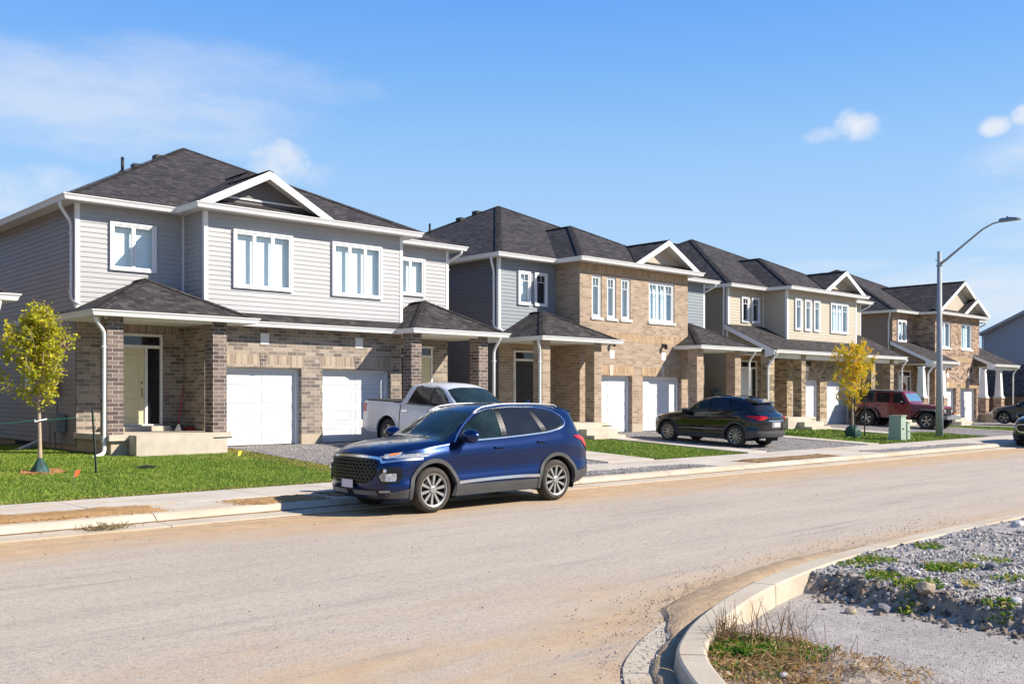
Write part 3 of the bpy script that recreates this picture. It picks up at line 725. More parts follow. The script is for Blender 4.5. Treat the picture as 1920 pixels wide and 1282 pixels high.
def entry(root,y,x0,z0,style,mir=False):
    """door with sidelight and transom, 1.52 wide 2.4 tall"""
    W=1.53; mats={'cream':creamd,'black':blackd,'white':doorw,'wreath':doorw}; frm={'cream':soffm,'black':soffm,'white':soffm,'wreath':white}[style]
    X=lambda a:(x0+W-a) if mir else (x0+a)
    def bx(mb,a,b,*r):
        p,q=sorted((X(a),X(b))); mb.box(p,q,*r)
    f=MB(); top=z0+2.42; t=.07
    bx(f,0,t,y-.07,y+.01,z0,top);bx(f,W-t,W,y-.07,y+.01,z0,top);bx(f,t,W-t,y-.07,y+.01,top-t,top);bx(f,t,W-t,y-.069,y+.01,z0+2.04,z0+2.12);bx(f,1.05,1.12,y-.068,y+.01,z0+.02,z0+2.04);bx(f,t,W-t,y-.10,y+.01,z0,z0+.035)
    fo=f.build('door_frame',frm,root)
    d=MB(); a,b=sorted((X(.075),X(1.045)))
    do=panel_door(root,y-.03,a,b,z0+.035,z0+2.035,mats[style],[(.16,.84,.42,.92),(.16,.84,.08,.34)],'front_door')
    h=MB(); hx=X(.97); h.tube([(hx,y-.035,z0+.98),(hx,y-.075,z0+.98),(hx,y-.08,z0+.9),(hx,y-.075,z0+.76),(hx,y-.035,z0+.76)],.013,6); h.lathe([(.0,-.07),(.026,-.066),(.03,-.04),(.03,-.03)],(hx,y,z0+1.13),'y',10); h.build('door_handle',darkm if style!='cream' else greym,do,smooth=True)
    g=MB(); a,b=sorted((X(1.12),X(W-t))); g.quad((a,y-.03,z0+.035),(b,y-.03,z0+.035),(b,y-.03,z0+2.04),(a,y-.03,z0+2.04)); g.build('sidelight',dk_glass,root,uv=False)
    g=MB(); a,b=sorted((X(t),X(W-t))); g.quad((a,y-.03,z0+2.12),(b,y-.03,z0+2.12),(b,y-.03,top-t),(a,y-.03,top-t)); g.build('transom_window',dk_glass,root,uv=False)
    return do
dk_glass=plain('dark_glazing',(.012,.014,.018),.08,var=.4,vs=2.,spec=.8)
paving=conc
def column(root,x0,x1,y0,y1,z0,z1,mat,topm=None):
    mb=MB(); mb.box(x0,x1,y0,y1,z0,z1); return mb.build('porch_column',mat,root)
def taper_column(root,cx,y0,z0,z1,bm):
    c=y0+.24; b=MB(); b.box(cx-.24,cx+.24,y0,y0+.48,z0,1.72); bo=b.build('column_base',bm,root)
    s=MB(); s.box(cx-.28,cx+.28,y0-.04,y0+.52,1.72,1.80); s.build('cap_stone',conc,bo)
    mb=MB(); 
    def fr(r0,r1,a,b_):
        mb.add([(cx-r0,c-r0,a),(cx+r0,c-r0,a),(cx+r0,c+r0,a),(cx-r0,c+r0,a),(cx-r1,c-r1,b_),(cx+r1,c-r1,b_),(cx+r1,c+r1,b_),(cx-r1,c+r1,b_)],[(0,3,2,1),(4,5,6,7),(0,1,5,4),(1,2,6,5),(2,3,7,6),(3,0,4,7)])
    fr(.235,.235,1.80,1.90); fr(.20,.135,1.90,z1-.1); fr(.165,.165,z1-.1,z1)
    mb.build('porch_column',white,root)
def lampw(root,x,y,z):
    mb=MB(); mb.box(x-.05,x+.05,y-.03,y,z-.08,z+.08); mb.tube([(x,y-.03,z+.03),(x,y-.12,z+.09),(x,y-.16,z+.05)],.012,6); mb.lathe([(.02,.06),(.07,.03),(.075,.0),(.055,-.14),(.0,-.145)],(x,y-.16,z),'z',8)
    mb.build('wall_lamp',darkm,root)
def house(n,cx,yf,label,gable,dz=0.,wins=(),rec=(),rec2=(),cols=None,lower='skirt',apex=(0,32.6,10.35),doorst='cream',name='semi_detached_house',far=False):
    root=empty(name,(cx,yf,zh(cx)),label,'house','semi-detached houses along the street')
    X=lambda a:cx+a
    yr=yf+1.25; ybk=yf+15.9; Z0=zh(cx)
    xo=6.05; xb=3.21; E=6.86+dz; ws=E-.12
    upper_brick = n in (2,4)
    S1=sid[n];S2=side_sid[n]; B=BR[n]; SOL=SO[n]
    # ---- openings
    gar=[(X(-2.72),X(-.28),Z0,Z0+2.15),(X(.36),X(2.80),Z0,Z0+2.15)]
    if n==1: gar=[(X(-2.72),X(-.30),.49,2.64),(X(.38),X(2.80),.49,2.64)]
    bayop=[]
    if upper_brick: bayop=[(X(a),X(b),c+dz,d+dz) for a,b,c,d,*_ in wins]
    zl=3.86+dz if lower in('skirt',) else 4.55+dz
    mb=MB(); wallY(mb,yf,X(-xb),X(xb),Z0-.35,ws if upper_brick else zl,gar,.27) if not upper_brick else None
    if upper_brick:
        wallY(mb,yf,X(-xb),X(xb),Z0-.35,3.2,gar,.27); wallY(mb,yf,X(-xb),X(xb),3.2,ws,bayop,.10)
    ztop=ws if upper_brick else zl
    wallX(mb,X(-xb),yf,yr,Z0-.35,ztop,-1); wallX(mb,X(xb),yf,yr,Z0-.35,ztop,1)
    mb.build('brick_wall',B,root)
    # garage interior blocker is the doors; foundation strip showing under brick
    f=MB(); 
    for a,b in ((-xb,-2.72),(-.28 if n!=1 else -.30,.36 if n!=1 else .38),(2.80,xb)): f.cut(); f.box(X(a)-.004,X(b)+.004,yf-.006,yf+.27,Z0-.4,Z0+.30)
    f.build('foundation',conc_wall,root)
    # entry recess brick
    mb=MB(); wallY(mb,yr,X(-xo),X(-xb),Z0+.2,4.1+dz); mb.cut(); wallY(mb,yr,X(xb),X(xo),Z0+.2,4.1+dz); mb.build('entry_wall',B,root)
    # upper walls
    mb=MB(); zu=(4.05 if lower=='skirt' else 4.4)+dz
    OP=lambda L:[(X(a)+.03,X(b)-.03,c+dz+.03,d+dz-.03) for a,b,c,d,*_ in L]
    if n!=4:
        lapY(mb,yr,X(-xo),X(-xb),4.0+dz,ws,OP(rec)); mb.cut()
    lapY(mb,yr,X(xb),X(xo),4.0+dz,ws,OP(rec2)); mb.cut()
    if not upper_brick:
        lapY(mb,yf,X(-xb),X(xb),zu,ws,OP(wins)); lapX(mb,X(-xb),yf,yr,zu,ws,-1); lapX(mb,X(xb),yf,yr,zu,ws,1)
    mb.build('siding_wall',S1,root)
    if n==4:
        mb=MB(); wallY(mb,yr,X(-xo),X(-xb),4.101+dz,ws,OP(rec),.01); mb.build('brick_wall',B,root)
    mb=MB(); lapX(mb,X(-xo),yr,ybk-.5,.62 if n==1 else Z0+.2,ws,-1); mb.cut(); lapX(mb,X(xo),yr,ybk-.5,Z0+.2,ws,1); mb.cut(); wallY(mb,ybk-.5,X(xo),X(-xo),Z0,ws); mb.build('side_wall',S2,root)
    f=MB(); f.box(X(-xo)+.03,X(-xo)+.3,yr+.1,ybk-.5,Z0-.5,.66 if n==1 else Z0+.24); f.cut(); f.box(X(xo)-.3,X(xo)-.03,yr+.1,ybk-.5,Z0-.5,Z0+.24); f.build('foundation',conc_wall,root)
    # corner trims
    t=MB(); tw=.085
    def trimc(x,y,za,zb_,sx):
        t.cut()
        t.box(x-.022 if sx<0 else x-tw,x+tw if sx<0 else x+.022,y-.024,y-.0185,za,zb_)
        xx=x-.024 if sx<0 else x+.0185; t.box(xx,xx+.0055,y-.0235,y+tw,za,zb_)
    trimc(X(-xo),yr,4.0+dz,ws,-1) if n!=4 else None
    trimc(X(xo),yr,4.0+dz,ws,1)
    if not upper_brick:
        trimc(X(-xb),yf,zu,ws,-1); trimc(X(xb),yf,zu,ws,1)
        t.cut(); t.box(X(-xb)-.06,X(-xb)-.001,yr-.045,yr-.018,zu,ws)
        t.cut(); t.box(X(-xb)-.0,X(xb),yf-.03,yf-.018,zu-.04,zu+.02)
    t.build('corner_trim',white,root)
    # brick details: soldier courses, keystones, band
    s=MB(); 
    for (a,b,c,d) in gar: s.cut(); wallY(s,yf-.008,a-.09,b+.09,d+.02,d+.36); s.quad((a-.09,yf-.008,d+.36),(b+.09,yf-.008,d+.36),(b+.09,yf+.01,d+.36),(a-.09,yf+.01,d+.36))
    s.cut()
    if n in (2,): wallY(s,yf-.006,X(-xb)+.0,X(xb)-.0,3.92,4.22); s.cut(); wallY(s,yf-.006,X(-xb),X(xb),ws-.36,ws-.05)
    if n==4: wallY(s,yf-.006,X(-xb),X(xb),3.95+dz,4.25+dz)
    s.cut(); wallY(s,yr-.006,X(-xb)-1.75,X(-xb)-.15,Z0+3.06,Z0+3.36); s.cut(); wallY(s,yr-.006,X(xb)+.15,X(xb)+1.75,Z0+3.06,Z0+3.36)
    s.build('soldier_course',SOL,root)
    ks=MB()
    for (a,b,c,d) in gar:
        ks.cut(); m=(a+b)/2; V=[(m-.07,d+.0),(m+.07,d+.0),(m+.12,d+.40),(m-.12,d+.40)]
        ks.add([(p,yf-.02,q) for p,q in V]+[(p,yf+.0,q) for p,q in V],[(0,1,2,3),(0,3,7,4),(1,5,6,2),(2,6,7,3),(0,4,5,1)])
    ks.build('keystone',BR['col'] if n==1 else conc,root)
    pl=MB()
    for (a,b,c,d) in gar: m=(a+b)/2+(.05); pl.cut(); pl.box(m-.13,m+.13,yf-.012,yf-.001,d+(.64 if n!=3 else .42),d+(.94 if n!=3 else .62))
    pl.build('address_plate',soffm,root)
    for g in gar: garage(root,yf,*g)
    if n!=1:
        for g in gar: lampw(root,(g[0]+g[1])/2,yf,g[3]+(1.22 if n!=3 else .78))
    # windows
    for a,b,c,d,pn,gr,mo in wins: 
        window(root,(yf+.10) if upper_brick else yf-.018,X(a),X(b),c+dz,d+dz,pn,gr,mo)
        if upper_brick:
            q=MB(); q.box(X(a)-.06,X(b)+.06,yf-.05,yf+.06,c+dz-.09,c+dz-.004); q.build('window_sill',conc if 0 else soffm,root)
    for a,b,c,d,pn,gr,mo in list(rec)+list(rec2): window(root,yr-.018 if not (n==4 and a<0) else yr-.0,X(a),X(b),c+dz,d+dz,pn,gr,mo)
    # ---- main roof
    es=6.42; eb=3.56; yb0=yr-.42; yb1=ybk; yg=yf-.42
    AX,AY,AZ=X(apex[0]),apex[1],apex[2]+dz
    kf=(AZ-E)/(AY-yb0)
    r=MB()
    P=dict(a=(X(-es),yb0,E),b=(X(es),yb0,E),c=(X(es),yb1,E),d=(X(-es),yb1,E),p=(AX,AY,AZ))
    r.quad(P['a'],P['b'],P['p']); r.quad(P['b'],P['c'],P['p']); r.quad(P['c'],P['d'],P['p']); r.quad(P['d'],P['a'],P['p'])
    rc=MB()
    for q in 'abcd': ridge(rc,P[q],P['p'])
    if n!=4:
        bz=E+1.98; by=yg+3.95; byk=yb0+(bz-E)/kf
        r.quad((X(-eb),yg,E),(X(eb),yg,E),(X(0),by,bz)); r.quad((X(-eb),yb0,E),(X(-eb),yg,E),(X(0),by,bz),(X(0),byk,bz)); r.quad((X(eb),yg,E),(X(eb),yb0,E),(X(0),byk,bz),(X(0),by,bz))
        ridge(rc,(X(-eb),yg,E),(X(0),by,bz)); ridge(rc,(X(eb),yg,E),(X(0),by,bz)); ridge(rc,(X(0),by,bz),(X(0),byk,bz))
        go,gw=gable; gz=E+1.06; sl=1.98/3.95; gy=yg+(gz-E)/sl; yfa=yg-.02
        gr=[(X(go-gw),X(go+gw),X(go),gz,yfa,gy)]
    else:
        gw=eb+.06; go=0; gz=E+2.0; gy=yb0+(gz-E)/kf; yfa=yg-.02
        gr=[(X(-gw),X(gw),X(0),gz,yfa,gy)]
        # pent roof under the gable
        r.quad((X(-eb),yg,E),(X(eb),yg,E),(X(eb),yf+.05,E+.26),(X(-eb),yf+.05,E+.26))
    for (gx0,gx1,gxm,gz_,ya,yb_) in gr:
        # top skin, a touch above the fascia
        yv=ya if n!=4 else yb0
        th=.035
        yfoot = yg if n!=4 else yb0
        r.quad((gx0,yfoot,E+th),(gx0,ya,E+th),(gxm,ya,gz_+th),(gxm,yb_,gz_+th)); r.quad((gx1,ya,E+th),(gx1,yfoot,E+th),(gxm,yb_,gz_+th),(gxm,ya,gz_+th))
        ridge(rc,(gxm,ya,gz_+th),(gxm,yb_,gz_+th))
    ro=r.build('roof',shing,root); rc.build('ridge_caps',shing,ro,uv=True)
    # rake fascia boards + gable soffit + gable wall
    fa=MB(); so_=MB(); gwm=MB()
    def gab(gx0,gx1,gxm,gz_,ya,wy,pent,fh=.19):
        t=.03; sl_=(gz_-E)/(gxm-gx0) if gxm!=gx0 else 0
        for s_ in (-1,1):
            x0=gx0 if s_<0 else gx1
            A=[(x0,E0+t),(gxm,gz_+t),(gxm,gz_+t-fh*1.12),(x0-s_*(fh*1.12/abs(sl_)) ,E0+t)]
            V=[(p,ya-.02,q) for p,q in A]+[(p,ya+.02,q) for p,q in A]
            F=[(0,1,2,3),(7,6,5,4),(0,4,5,1),(1,5,6,2),(2,6,7,3),(3,7,4,0)]
            fa.add(V,F)
            # sloped soffit
            d=.08; so_.quad((x0-s_*.02,ya+.02,E0+.03-d),(gxm,ya+.02,gz_-d),(gxm,wy+.02,gz_-d),(x0-s_*.02,wy+.02,E0+.03-d))
        gwm.quad((gx0+.02,wy,E0-.0),(gx1-.02,wy,E0-.0),(gxm,wy,gz_-.03))
    E0=E
    gx0,gx1,gxm,gz_,ya,yb_=gr[0]; gab(gx0,gx1,gxm,gz_,ya,yf+.02,True)
    if n==4:
        # nested small gable at the right of the big one
        a,b=X(-.35),X(gw-.0); m=(a+b)/2+.0; gz2=E+1.02
        r2=MB(); r2.quad((a,yf+.0,E+.035),(a,ya-.10,E+.035),(m,ya-.10,gz2+.035),(m,yf+.0,gz2+.035)); r2.quad((b,ya-.10,E+.035),(b,yf,E+.035),(m,yf,gz2+.035),(m,ya-.10,gz2+.035)); r2.build('roof',shing,root)
        gab(a,b,m,gz2,ya-.10,yf-.05,True)
    fa.build('gable_fascia',white,root); so_.build('gable_soffit',soffm,root)
    shake={1:sid['shk'],2:sid[3],3:sid[3],4:sid[3]}[n]
    gwm.build('gable_wall',shake,root)
    if n==1:
        q=MB(); x=gxm; zz=E+.33; q.bar((gx0+.75,yf-.01,zz),(gx1-.75,yf-.01,zz),.03,.045); q.build('gable_trim',white,root)
    # gutters (outward on the right hand of travel)
    g=MB(); pth=[(X(-es),yb1,E),(X(-es),yb0,E),(X(-eb),yb0,E),(X(-eb),yg,E),(X(eb),yg,E),(X(eb),yb0,E),(X(es),yb0,E),(X(es),yb1,E)]
    # left side travels towards -y: right-hand side is -x, so path order is fine
    sweep(g,pth,GUT); g.build('gutter',white,root)
    s=MB(); zs_=E-.115
    s.quad((X(-es),yb0,zs_),(X(-xo),yb0,zs_),(X(-xo),yb1,zs_),(X(-es),yb1,zs_)); s.quad((X(xo),yb0,zs_),(X(es),yb0,zs_),(X(es),yb1,zs_),(X(xo),yb1,zs_))
    s.quad((X(-xo),yb0,zs_),(X(-eb),yb0,zs_),(X(-eb),yr,zs_),(X(-xo),yr,zs_)); s.quad((X(eb),yb0,zs_),(X(xo),yb0,zs_),(X(xo),yr,zs_),(X(eb),yr,zs_))
    s.quad((X(-eb),yg,zs_),(X(eb),yg,zs_),(X(eb),yr,zs_),(X(-eb),yr,zs_))
    s.build('soffit',soffm,root)
    PV={1:(2.6,-1.2),2:(2.6,1.6),3:(3.4,3.),4:(3.4,3.)}
    # vents and pipes
    v=MB()
    for q in ((.50,.06),(.62,.06)):
        t=q[0]; 
        x=AX+( -1.15 if t<.6 else -.55); k_=(AZ-E)/(AX-X(-es)); z=AZ-k_*(AX-x); y=AY+ (1.2 if t<.6 else .8)
        v.cut(); v.box(x-.16,x+.16,y-.17,y+.17,z-.06,z+.10)
    v.build('roof_vent',darkm,root)
    v=MB(); x=AX-PV[n][0]; z=AZ-k_*(AX-x); yv=AY+PV[n][1]; v.tube([(x,yv,z-.1),(x,yv,z+.50)],.05,10); v.lathe([(.16,0),(.07,.09)],(x,yv,z-.02),'z',10); v.build('vent_pipe',darkm,root,smooth=True)
    # ---- porches
    zr=3.86+dz; yp=yf-1.28; hz=zr+1.02
    porch_side={1:[(-6.5,-2.45,'hip'),(2.72,6.4,'hip')],2:[(-6.38,-2.45,'hip'),(2.35,6.4,'hip')],3:[(-6.3,6.0,'shed')],4:[(-6.3,-2.9,'shed'),(2.3,6.35,'shed')]}[n]
    for (a,b,ty) in porch_side:
        r=MB(); rc=MB(); A,Bx=X(a),X(b); m=(A+Bx)/2; left=a<0
        if ty=='hip':
            hw=(Bx-A)/2; ya2=yp+hw; hz=zr+1.04
            r.quad((A,yp,zr),(Bx,yp,zr),(m,ya2,hz)); 
            r.quad((A,yr,zr),(A,yp,zr),(m,ya2,hz),(m,yr,hz)); r.quad((Bx,yp,zr),(Bx,yr,zr),(m,yr,hz),(m,ya2,hz))
            ridge(rc,(A,yp,zr),(m,ya2,hz)); ridge(rc,(Bx,yp,zr),(m,ya2,hz))
            if ya2<yr-.05: ridge(rc,(m,ya2,hz),(m,yr,hz))
            ex=xo; ox=-es if left else es
            # eave tail past the house corner
            if left: r.quad((A,yr+.85,zr),(A,yr,zr),(X(-xo),yr,zr+.02+(X(-xo)-A)*.5)); 
            else: r.quad((Bx,yr,zr),(Bx,yr+.85,zr),(X(xo),yr,zr+.02+(Bx-X(xo))*.5))
            g=MB()
            pth=([(A,yr+.8,zr)] if left else [(A,yf-.4 if n==1 else yf-.02,zr)])+[(A,yp,zr),(Bx,yp,zr)]+([(Bx,yf-.42 if n==1 else yf-.02,zr)] if left else [(Bx,yr+.8,zr)])
            sweep(g,pth,GUT); g.build('gutter',white,root)
            s=MB(); z=zr-.12; s.quad((A,yp,z),(Bx,yp,z),(Bx,yr,z),(A,yr,z)); s.build('porch_ceiling',soffm,root)
            h=MB(); h.box(A+.35,Bx-.35,yp+.30,yp+.40,z-.06,z-.002); h.build('porch_beam',soffm,root)
            if n==2 and not left:
                h=MB(); h.add([(A,yp+.9,zr+.03),(m,yp+.9+.1,hz+.02),(m,yp+.9+.1,hz-.16),(A+.1,yp+.9,zr-.1)],[(0,1,2,3)])
        else:
            sp=.49; top=zr+(yr-yp)*sp; th=.12
            r.quad((A,yp,zr),(Bx,yp,zr),(Bx,yr,top),(A,yr,top)); 
            r.quad((A,yp,zr),(A,yr,top),(A,yr,top-.04),(A,yp,zr-.04)); r.quad((Bx,yr,top),(Bx,yp,zr),(Bx,yp,zr-.04),(Bx,yr,top-.04))
            g=MB(); sweep(g,[(A+.05,yp,zr),(Bx-.05,yp,zr)],GUT); g.build('gutter',white,root)
            f=MB()
            for x,sg in ((A,-1),(Bx,1)):
                f.cut()
                w0,w1=(x-.02,x+.012) if sg<0 else (x-.012,x+.02)
                Q=[(yp-.02,zr-.03),(yr,top-.03),(yr,top-.24),(yp+.45,zr+.0),(yp+.45,zr-.32),(yp-.02,zr-.22)]
                V=[(w0,p,q) for p,q in Q]+[(w1,p,q) for p,q in Q]; k6=6
                f.add(V,[tuple(range(5,-1,-1)),tuple(range(6,12))]+[(i,(i+1)%6,6+(i+1)%6,6+i) for i in range(6)])
            f.build('rake_fascia',white,root)
            s=MB(); z=zr-.14; s.quad((A+.03,yp,z),(Bx-.03,yp,z),(Bx-.03,yr,z),(A+.03,yr,z)); s.build('porch_ceiling',soffm,root)
            h=MB(); h.box(A+.25,Bx-.25,yp+.31,yp+.45,z-.2,z-.002); h.build('porch_beam',white if n==4 else soffm,root)
            # side cheek siding under the rake
            c=MB()
            for x in (A+.3,Bx-.3): c.cut(); c.add([(x,yp+.5,z),(x,yr,z),(x,yr,top-.1),(x,yp+.5,zr+.1)],[(0,1,2,3)])
            c.build('cheek_wall',S2,root)
        ro=r.build('porch_roof',shing,root); 
        if rc.f: rc.build('ridge_caps',shing,ro)
    if lower=='skirt':
        r=MB(); A,Bx=X(-2.45),X(2.72); r.quad((A,yf-.42,zr),(Bx,yf-.42,zr),(Bx,yf,zr+.26),(A,yf,zr+.26)); 
        # run behind the hips
        r.quad((X(-xb),yf-.42,zr),(A,yf-.42,zr),(A,yf,zr+.26),(X(-xb),yf,zr+.26)); r.quad((Bx,yf-.42,zr),(X(xb),yf-.42,zr),(X(xb),yf,zr+.26),(Bx,yf,zr+.26))
        r.build('skirt_roof',shing,root); g=MB(); sweep(g,[(A+.0,yf-.42,zr),(Bx-.0,yf-.42,zr)],GUT); g.build('gutter',white,root)
        s=MB(); s.quad((A,yf-.42,zr-.115),(Bx,yf-.42,zr-.115),(Bx,yf,zr-.115),(A,yf,zr-.115)); s.build('soffit',soffm,root)
    # columns
    cm={1:BR['col'],2:BR[2],3:BR[3],4:BR[4]}[n]; zc=zr-.12; Zs=Z0+.46
    if n==4: Zs=.82
    for x0,x1 in cols:
        if n==4: taper_column(root,X((x0+x1)/2),yf-1.0,Zs,zc-.2,BR[4])
        else: column(root,X(x0),X(x1),yf-1.0,yf-.56,Zs,zc,cm)
    # porch slabs
    for sgn in (-1,1):
        a,b=(X(-xo)-.02,X(-xb)+.0) if sgn<0 else (X(xb)-.0,X(xo)+.02)
        s=MB(); s.box(a-.05,b+(.18 if sgn<0 else .05),yf-1.12,yr-.001,Zs-.14,Zs); s.build('porch_slab',conc,root)
        f=MB(); f.box(a+.03,b-.03,yf-1.02,yr-.002,-.3,Zs-.14); f.build('porch_base',conc_wall,root)
        st=MB()
        if sgn<0: st.box(X(-5.65),X(-3.35),yf-1.55,yf-1.1201,-.2,Zs-.01); 
        else: st.box(X(3.6),X(5.65),yf-1.55,yf-1.1201,-.2,Zs-.01)
        if n!=1 or sgn>0:
            ax=X(-4.9) if sgn<0 else X(3.7)
            st.box(ax,ax+1.6,yf-1.9,yf-1.5501,-.2,Zs-.2); st.box(ax,ax+1.6,yf-2.25,yf-1.9001,-.2,Zs-.4)
        st.build('porch_step',conc,root)
        nz_=MB(); x=X(-3.72) if sgn<0 else X(3.3); nz_.box(x,x+.5,yf-1.556 ,yf-1.5501,Zs-.13,Zs-.10); nz_.build('slab_slot',darkm,root)
        th=MB(); 
        if sgn<0: xd=X(-5.36); 
        else: xd=X(5.36)-1.53
        th.box(xd-.12,xd+1.65,yr-.32,yr-.003,Zs,Zs+.13); th.build('door_step',conc,root)
        entry(root,yr,xd,Zs+.14,doorst[0 if sgn<0 else 1],mir=sgn>0)
    # downspouts
    down(root,[(X(-es)-.05,yb0+.35,E-.13),(X(-es)-.05,yb0+.35,E-.25),(X(-xo)-.05,yb0+.62,E-.62),(X(-xo)-.05,yb0+.62,4.32+dz),(X(-xo)+.02,yb0+.28,4.18+dz)])
    down(root,[(X(es)-.1,yb0+.0,E-.13),(X(es)-.1,yb0+.05,E-.25),(X(xo)+.05,yb0+.5,E-.5),(X(xo)+.05,yb0+.5,4.3+dz)])
    # porch downspouts on the outer columns
    yc=yf-1.0-.045; xc=X(cols[0][0])-.05 if n in(1,2) else X((cols[0][0]+cols[0][1])/2)
    if n in (1,2):
        down(root,[(X(-6.45),yp+.12,zr-.13),(X(-6.45),yp+.12,zr-.22),(X(-6.17),yf-.94,zr-.5),(X(-6.17),yf-.94,Z0+.02),(X(-6.75),yf-1.25,Z0-.12)],.048)
    else:
        x=X(cols[0][0])-.0
        down(root,[(X(-6.1),yp-.02,zr-.13),(X(-6.1),yp+.02,zr-.2),(X(-6.28),yf-.96,zr-.7),(X(-6.28),yf-.96,Z0+.05),(X(-6.6),yf-1.2,Z0)],.05)
    down(root,[(X(6.15),yp-.0,zr-.13),(X(6.15),yp+.04,zr-.2),(X(6.14),yf-.98,zr-.55),(X(6.14),yf-.98,Z0+.05)],.045)
    return root
sid['shk']=siding('charcoal_gable_siding',(.13,.12,.125))
WH=4.77;WT=6.34
r1=house(1,15.0,24.5,'grey-sided house with cream front door, nearest the camera, behind the silver pickup',(-1.55,2.02),wins=[(-2.42,-.62,WH,WT,3,0,'b'),(.68,2.43,WH,WT,3,0,'b')],rec=[(-5.22,-4.0,5.12,6.37,2,0,'b')],rec2=[(3.85,5.04,5.12,6.35,2,0,'b')],
   cols=[(-6.12,-5.74),(-3.47,-3.09),(2.83,3.21),(5.48,5.86)],lower='skirt',apex=(.1,33.0,10.5),doorst=('cream','cream'))
h2=house(2,29.42,24.5,'slate-blue and tan brick house, second in the row, behind the black crossover',(1.42,2.0),wins=[(-2.56,-2.03,WH,WT,1,1,'b'),(-1.72,-1.21,WH,WT,1,1,'b'),(-.91,-.38,WH,WT,1,1,'b'),(.73,2.33,WH,WT,3,1,'c')],rec=[(-5.15,-4.54,5.14,6.36,1,1,'b'),(-4.32,-3.69,5.14,6.36,1,1,'d')],rec2=[(4.0,4.6,5.14,6.36,1,1,'b')],
   cols=[(-6.12,-5.74),(-3.53,-3.15),(2.48,2.90),(5.08,5.50)],lower='none',apex=(.05,32.5,10.3),doorst=('black','white'))
h3=house(3,43.3,24.5,'sand-coloured house with one long porch roof, third in the row, behind the yellow tree',(1.42,1.95),wins=[(-2.59,-2.02,4.92,6.42,1,1,'c'),(-1.74,-1.19,4.92,6.42,1,1,'c'),(-.93,-.38,4.92,6.42,1,1,'c'),(.63,2.30,4.92,6.42,3,1,'c')],rec=[(-5.05,-4.47,5.23,6.42,1,1,'d'),(-4.23,-3.61,5.23,6.42,1,1,'d')],rec2=[(4.0,4.6,5.23,6.4,1,1,'b')],
   cols=[(-6.22,-5.85),(-3.63,-3.27),(2.85,3.25),(4.82,5.2)],lower='shed',apex=(.05,32.3,10.3),doorst=('white','white'))
h4=house(4,61.5,25.7,'brick house with white tapered porch columns and a double gable, far right of the row',(0,0),wins=[(-2.63,-1.02,4.78,6.36,2,0,'c'),(.5,2.12,4.78,6.36,2,0,'c')],rec=[(-5.46,-4.35,5.05,6.35,2,0,'c')],rec2=[],
   cols=[(-6.9,-6.44),(-4.3,-3.84),(1.7,2.16),(4.15,4.61)],lower='none',apex=(.05,33.8,10.4),doorst=('wreath','white'))
# the neighbour whose porch corner pokes in at the left edge
h0=copy_tree(r1); h0.location.x-=15.35; h0.location.y-=2.4; h0.location.z=r1.location.z-.0
tag(h0,'neighbouring house of which only a white porch gutter end shows at the left edge')
# wreath on the last house
wr=MB(); c=(61.5-5.36+.56,26.95-.10,.82+.14+1.45)
for i in range(26):
    t=i/26*6.283; p=(c[0]+.19*math.cos(t),c[1],c[2]+.19*math.sin(t)); wr.lathe([(0,-.05),(.055,-.03),(.07,0),(.05,.04),(0,.05)],(p[0]+random.uniform(-.02,.02),p[1],p[2]+random.uniform(-.02,.02)),'y',6)
wr.build('wreath',plain('autumn_wreath',(.30,.07,.02),.8,var=.8,vs=22),None,label='round orange and brown autumn wreath hanging on a white front door',cat='wreath',loc=c,uv=False)
# meters and pipes on the side of the first house
x=15-6.05-.02
mb=MB(); 
mb.tube([(x-.12,26.9,.3),(x-.12,26.9,1.15),(x-.12,27.05,1.25),(x-.12,27.25,1.25)],.025,8); mb.tube([(x-.12,27.3,.5),(x-.12,27.3,1.2)],.02,8); mb.box(x-.26,x-.03,26.35,26.75,.95,1.4); mb.tube([(x-.1,26.8,1.3),(x-.1,26.8,2.5)],.03,8); mb.tube([(x-.1,26.45,.3),(x-.1,26.45,1.0)],.025,8)
mb.build('gas_meter',plain('meter_grey',(.20,.22,.23),.5,.3,var=.2,vs=9),r1)
mb=MB(); mb.box(x-.14,x-.005,26.95,27.25,1.9,2.5); mb.build('electric_meter',greym,r1)
mb=MB(); mb.box(x-.03,x+.01,29.0,29.62,1.95,3.9); mo=mb.build('side_window',white,r1)
mb=MB(); mb.box(x-.036,x-.028,29.1,29.52,2.05,3.8); mb.build('pane',dk_glass,mo)
mb=MB(); mb.box(x-.03,x+.0,30.1,30.32,3.85,4.02); mb.box(x-.03,x+.0,30.42,30.62,3.85,4.02); mb.build('wall_vent',soffm,r1)
mb=MB(); mb.box(x-.0,x+.05,29.3,30.6,.2,.6); mb.build('basement_window',dk_glass,r1)
x=43.3-6.05-.02
mb=MB(); mb.box(x-.16,x-.0,26.1,26.5,1.75,2.2); mb.lathe([(0,-.26),(.1,-.25),(.11,-.16)],(x,26.3,1.95),'x',14); mb.build('electric_meter',greym,h3)
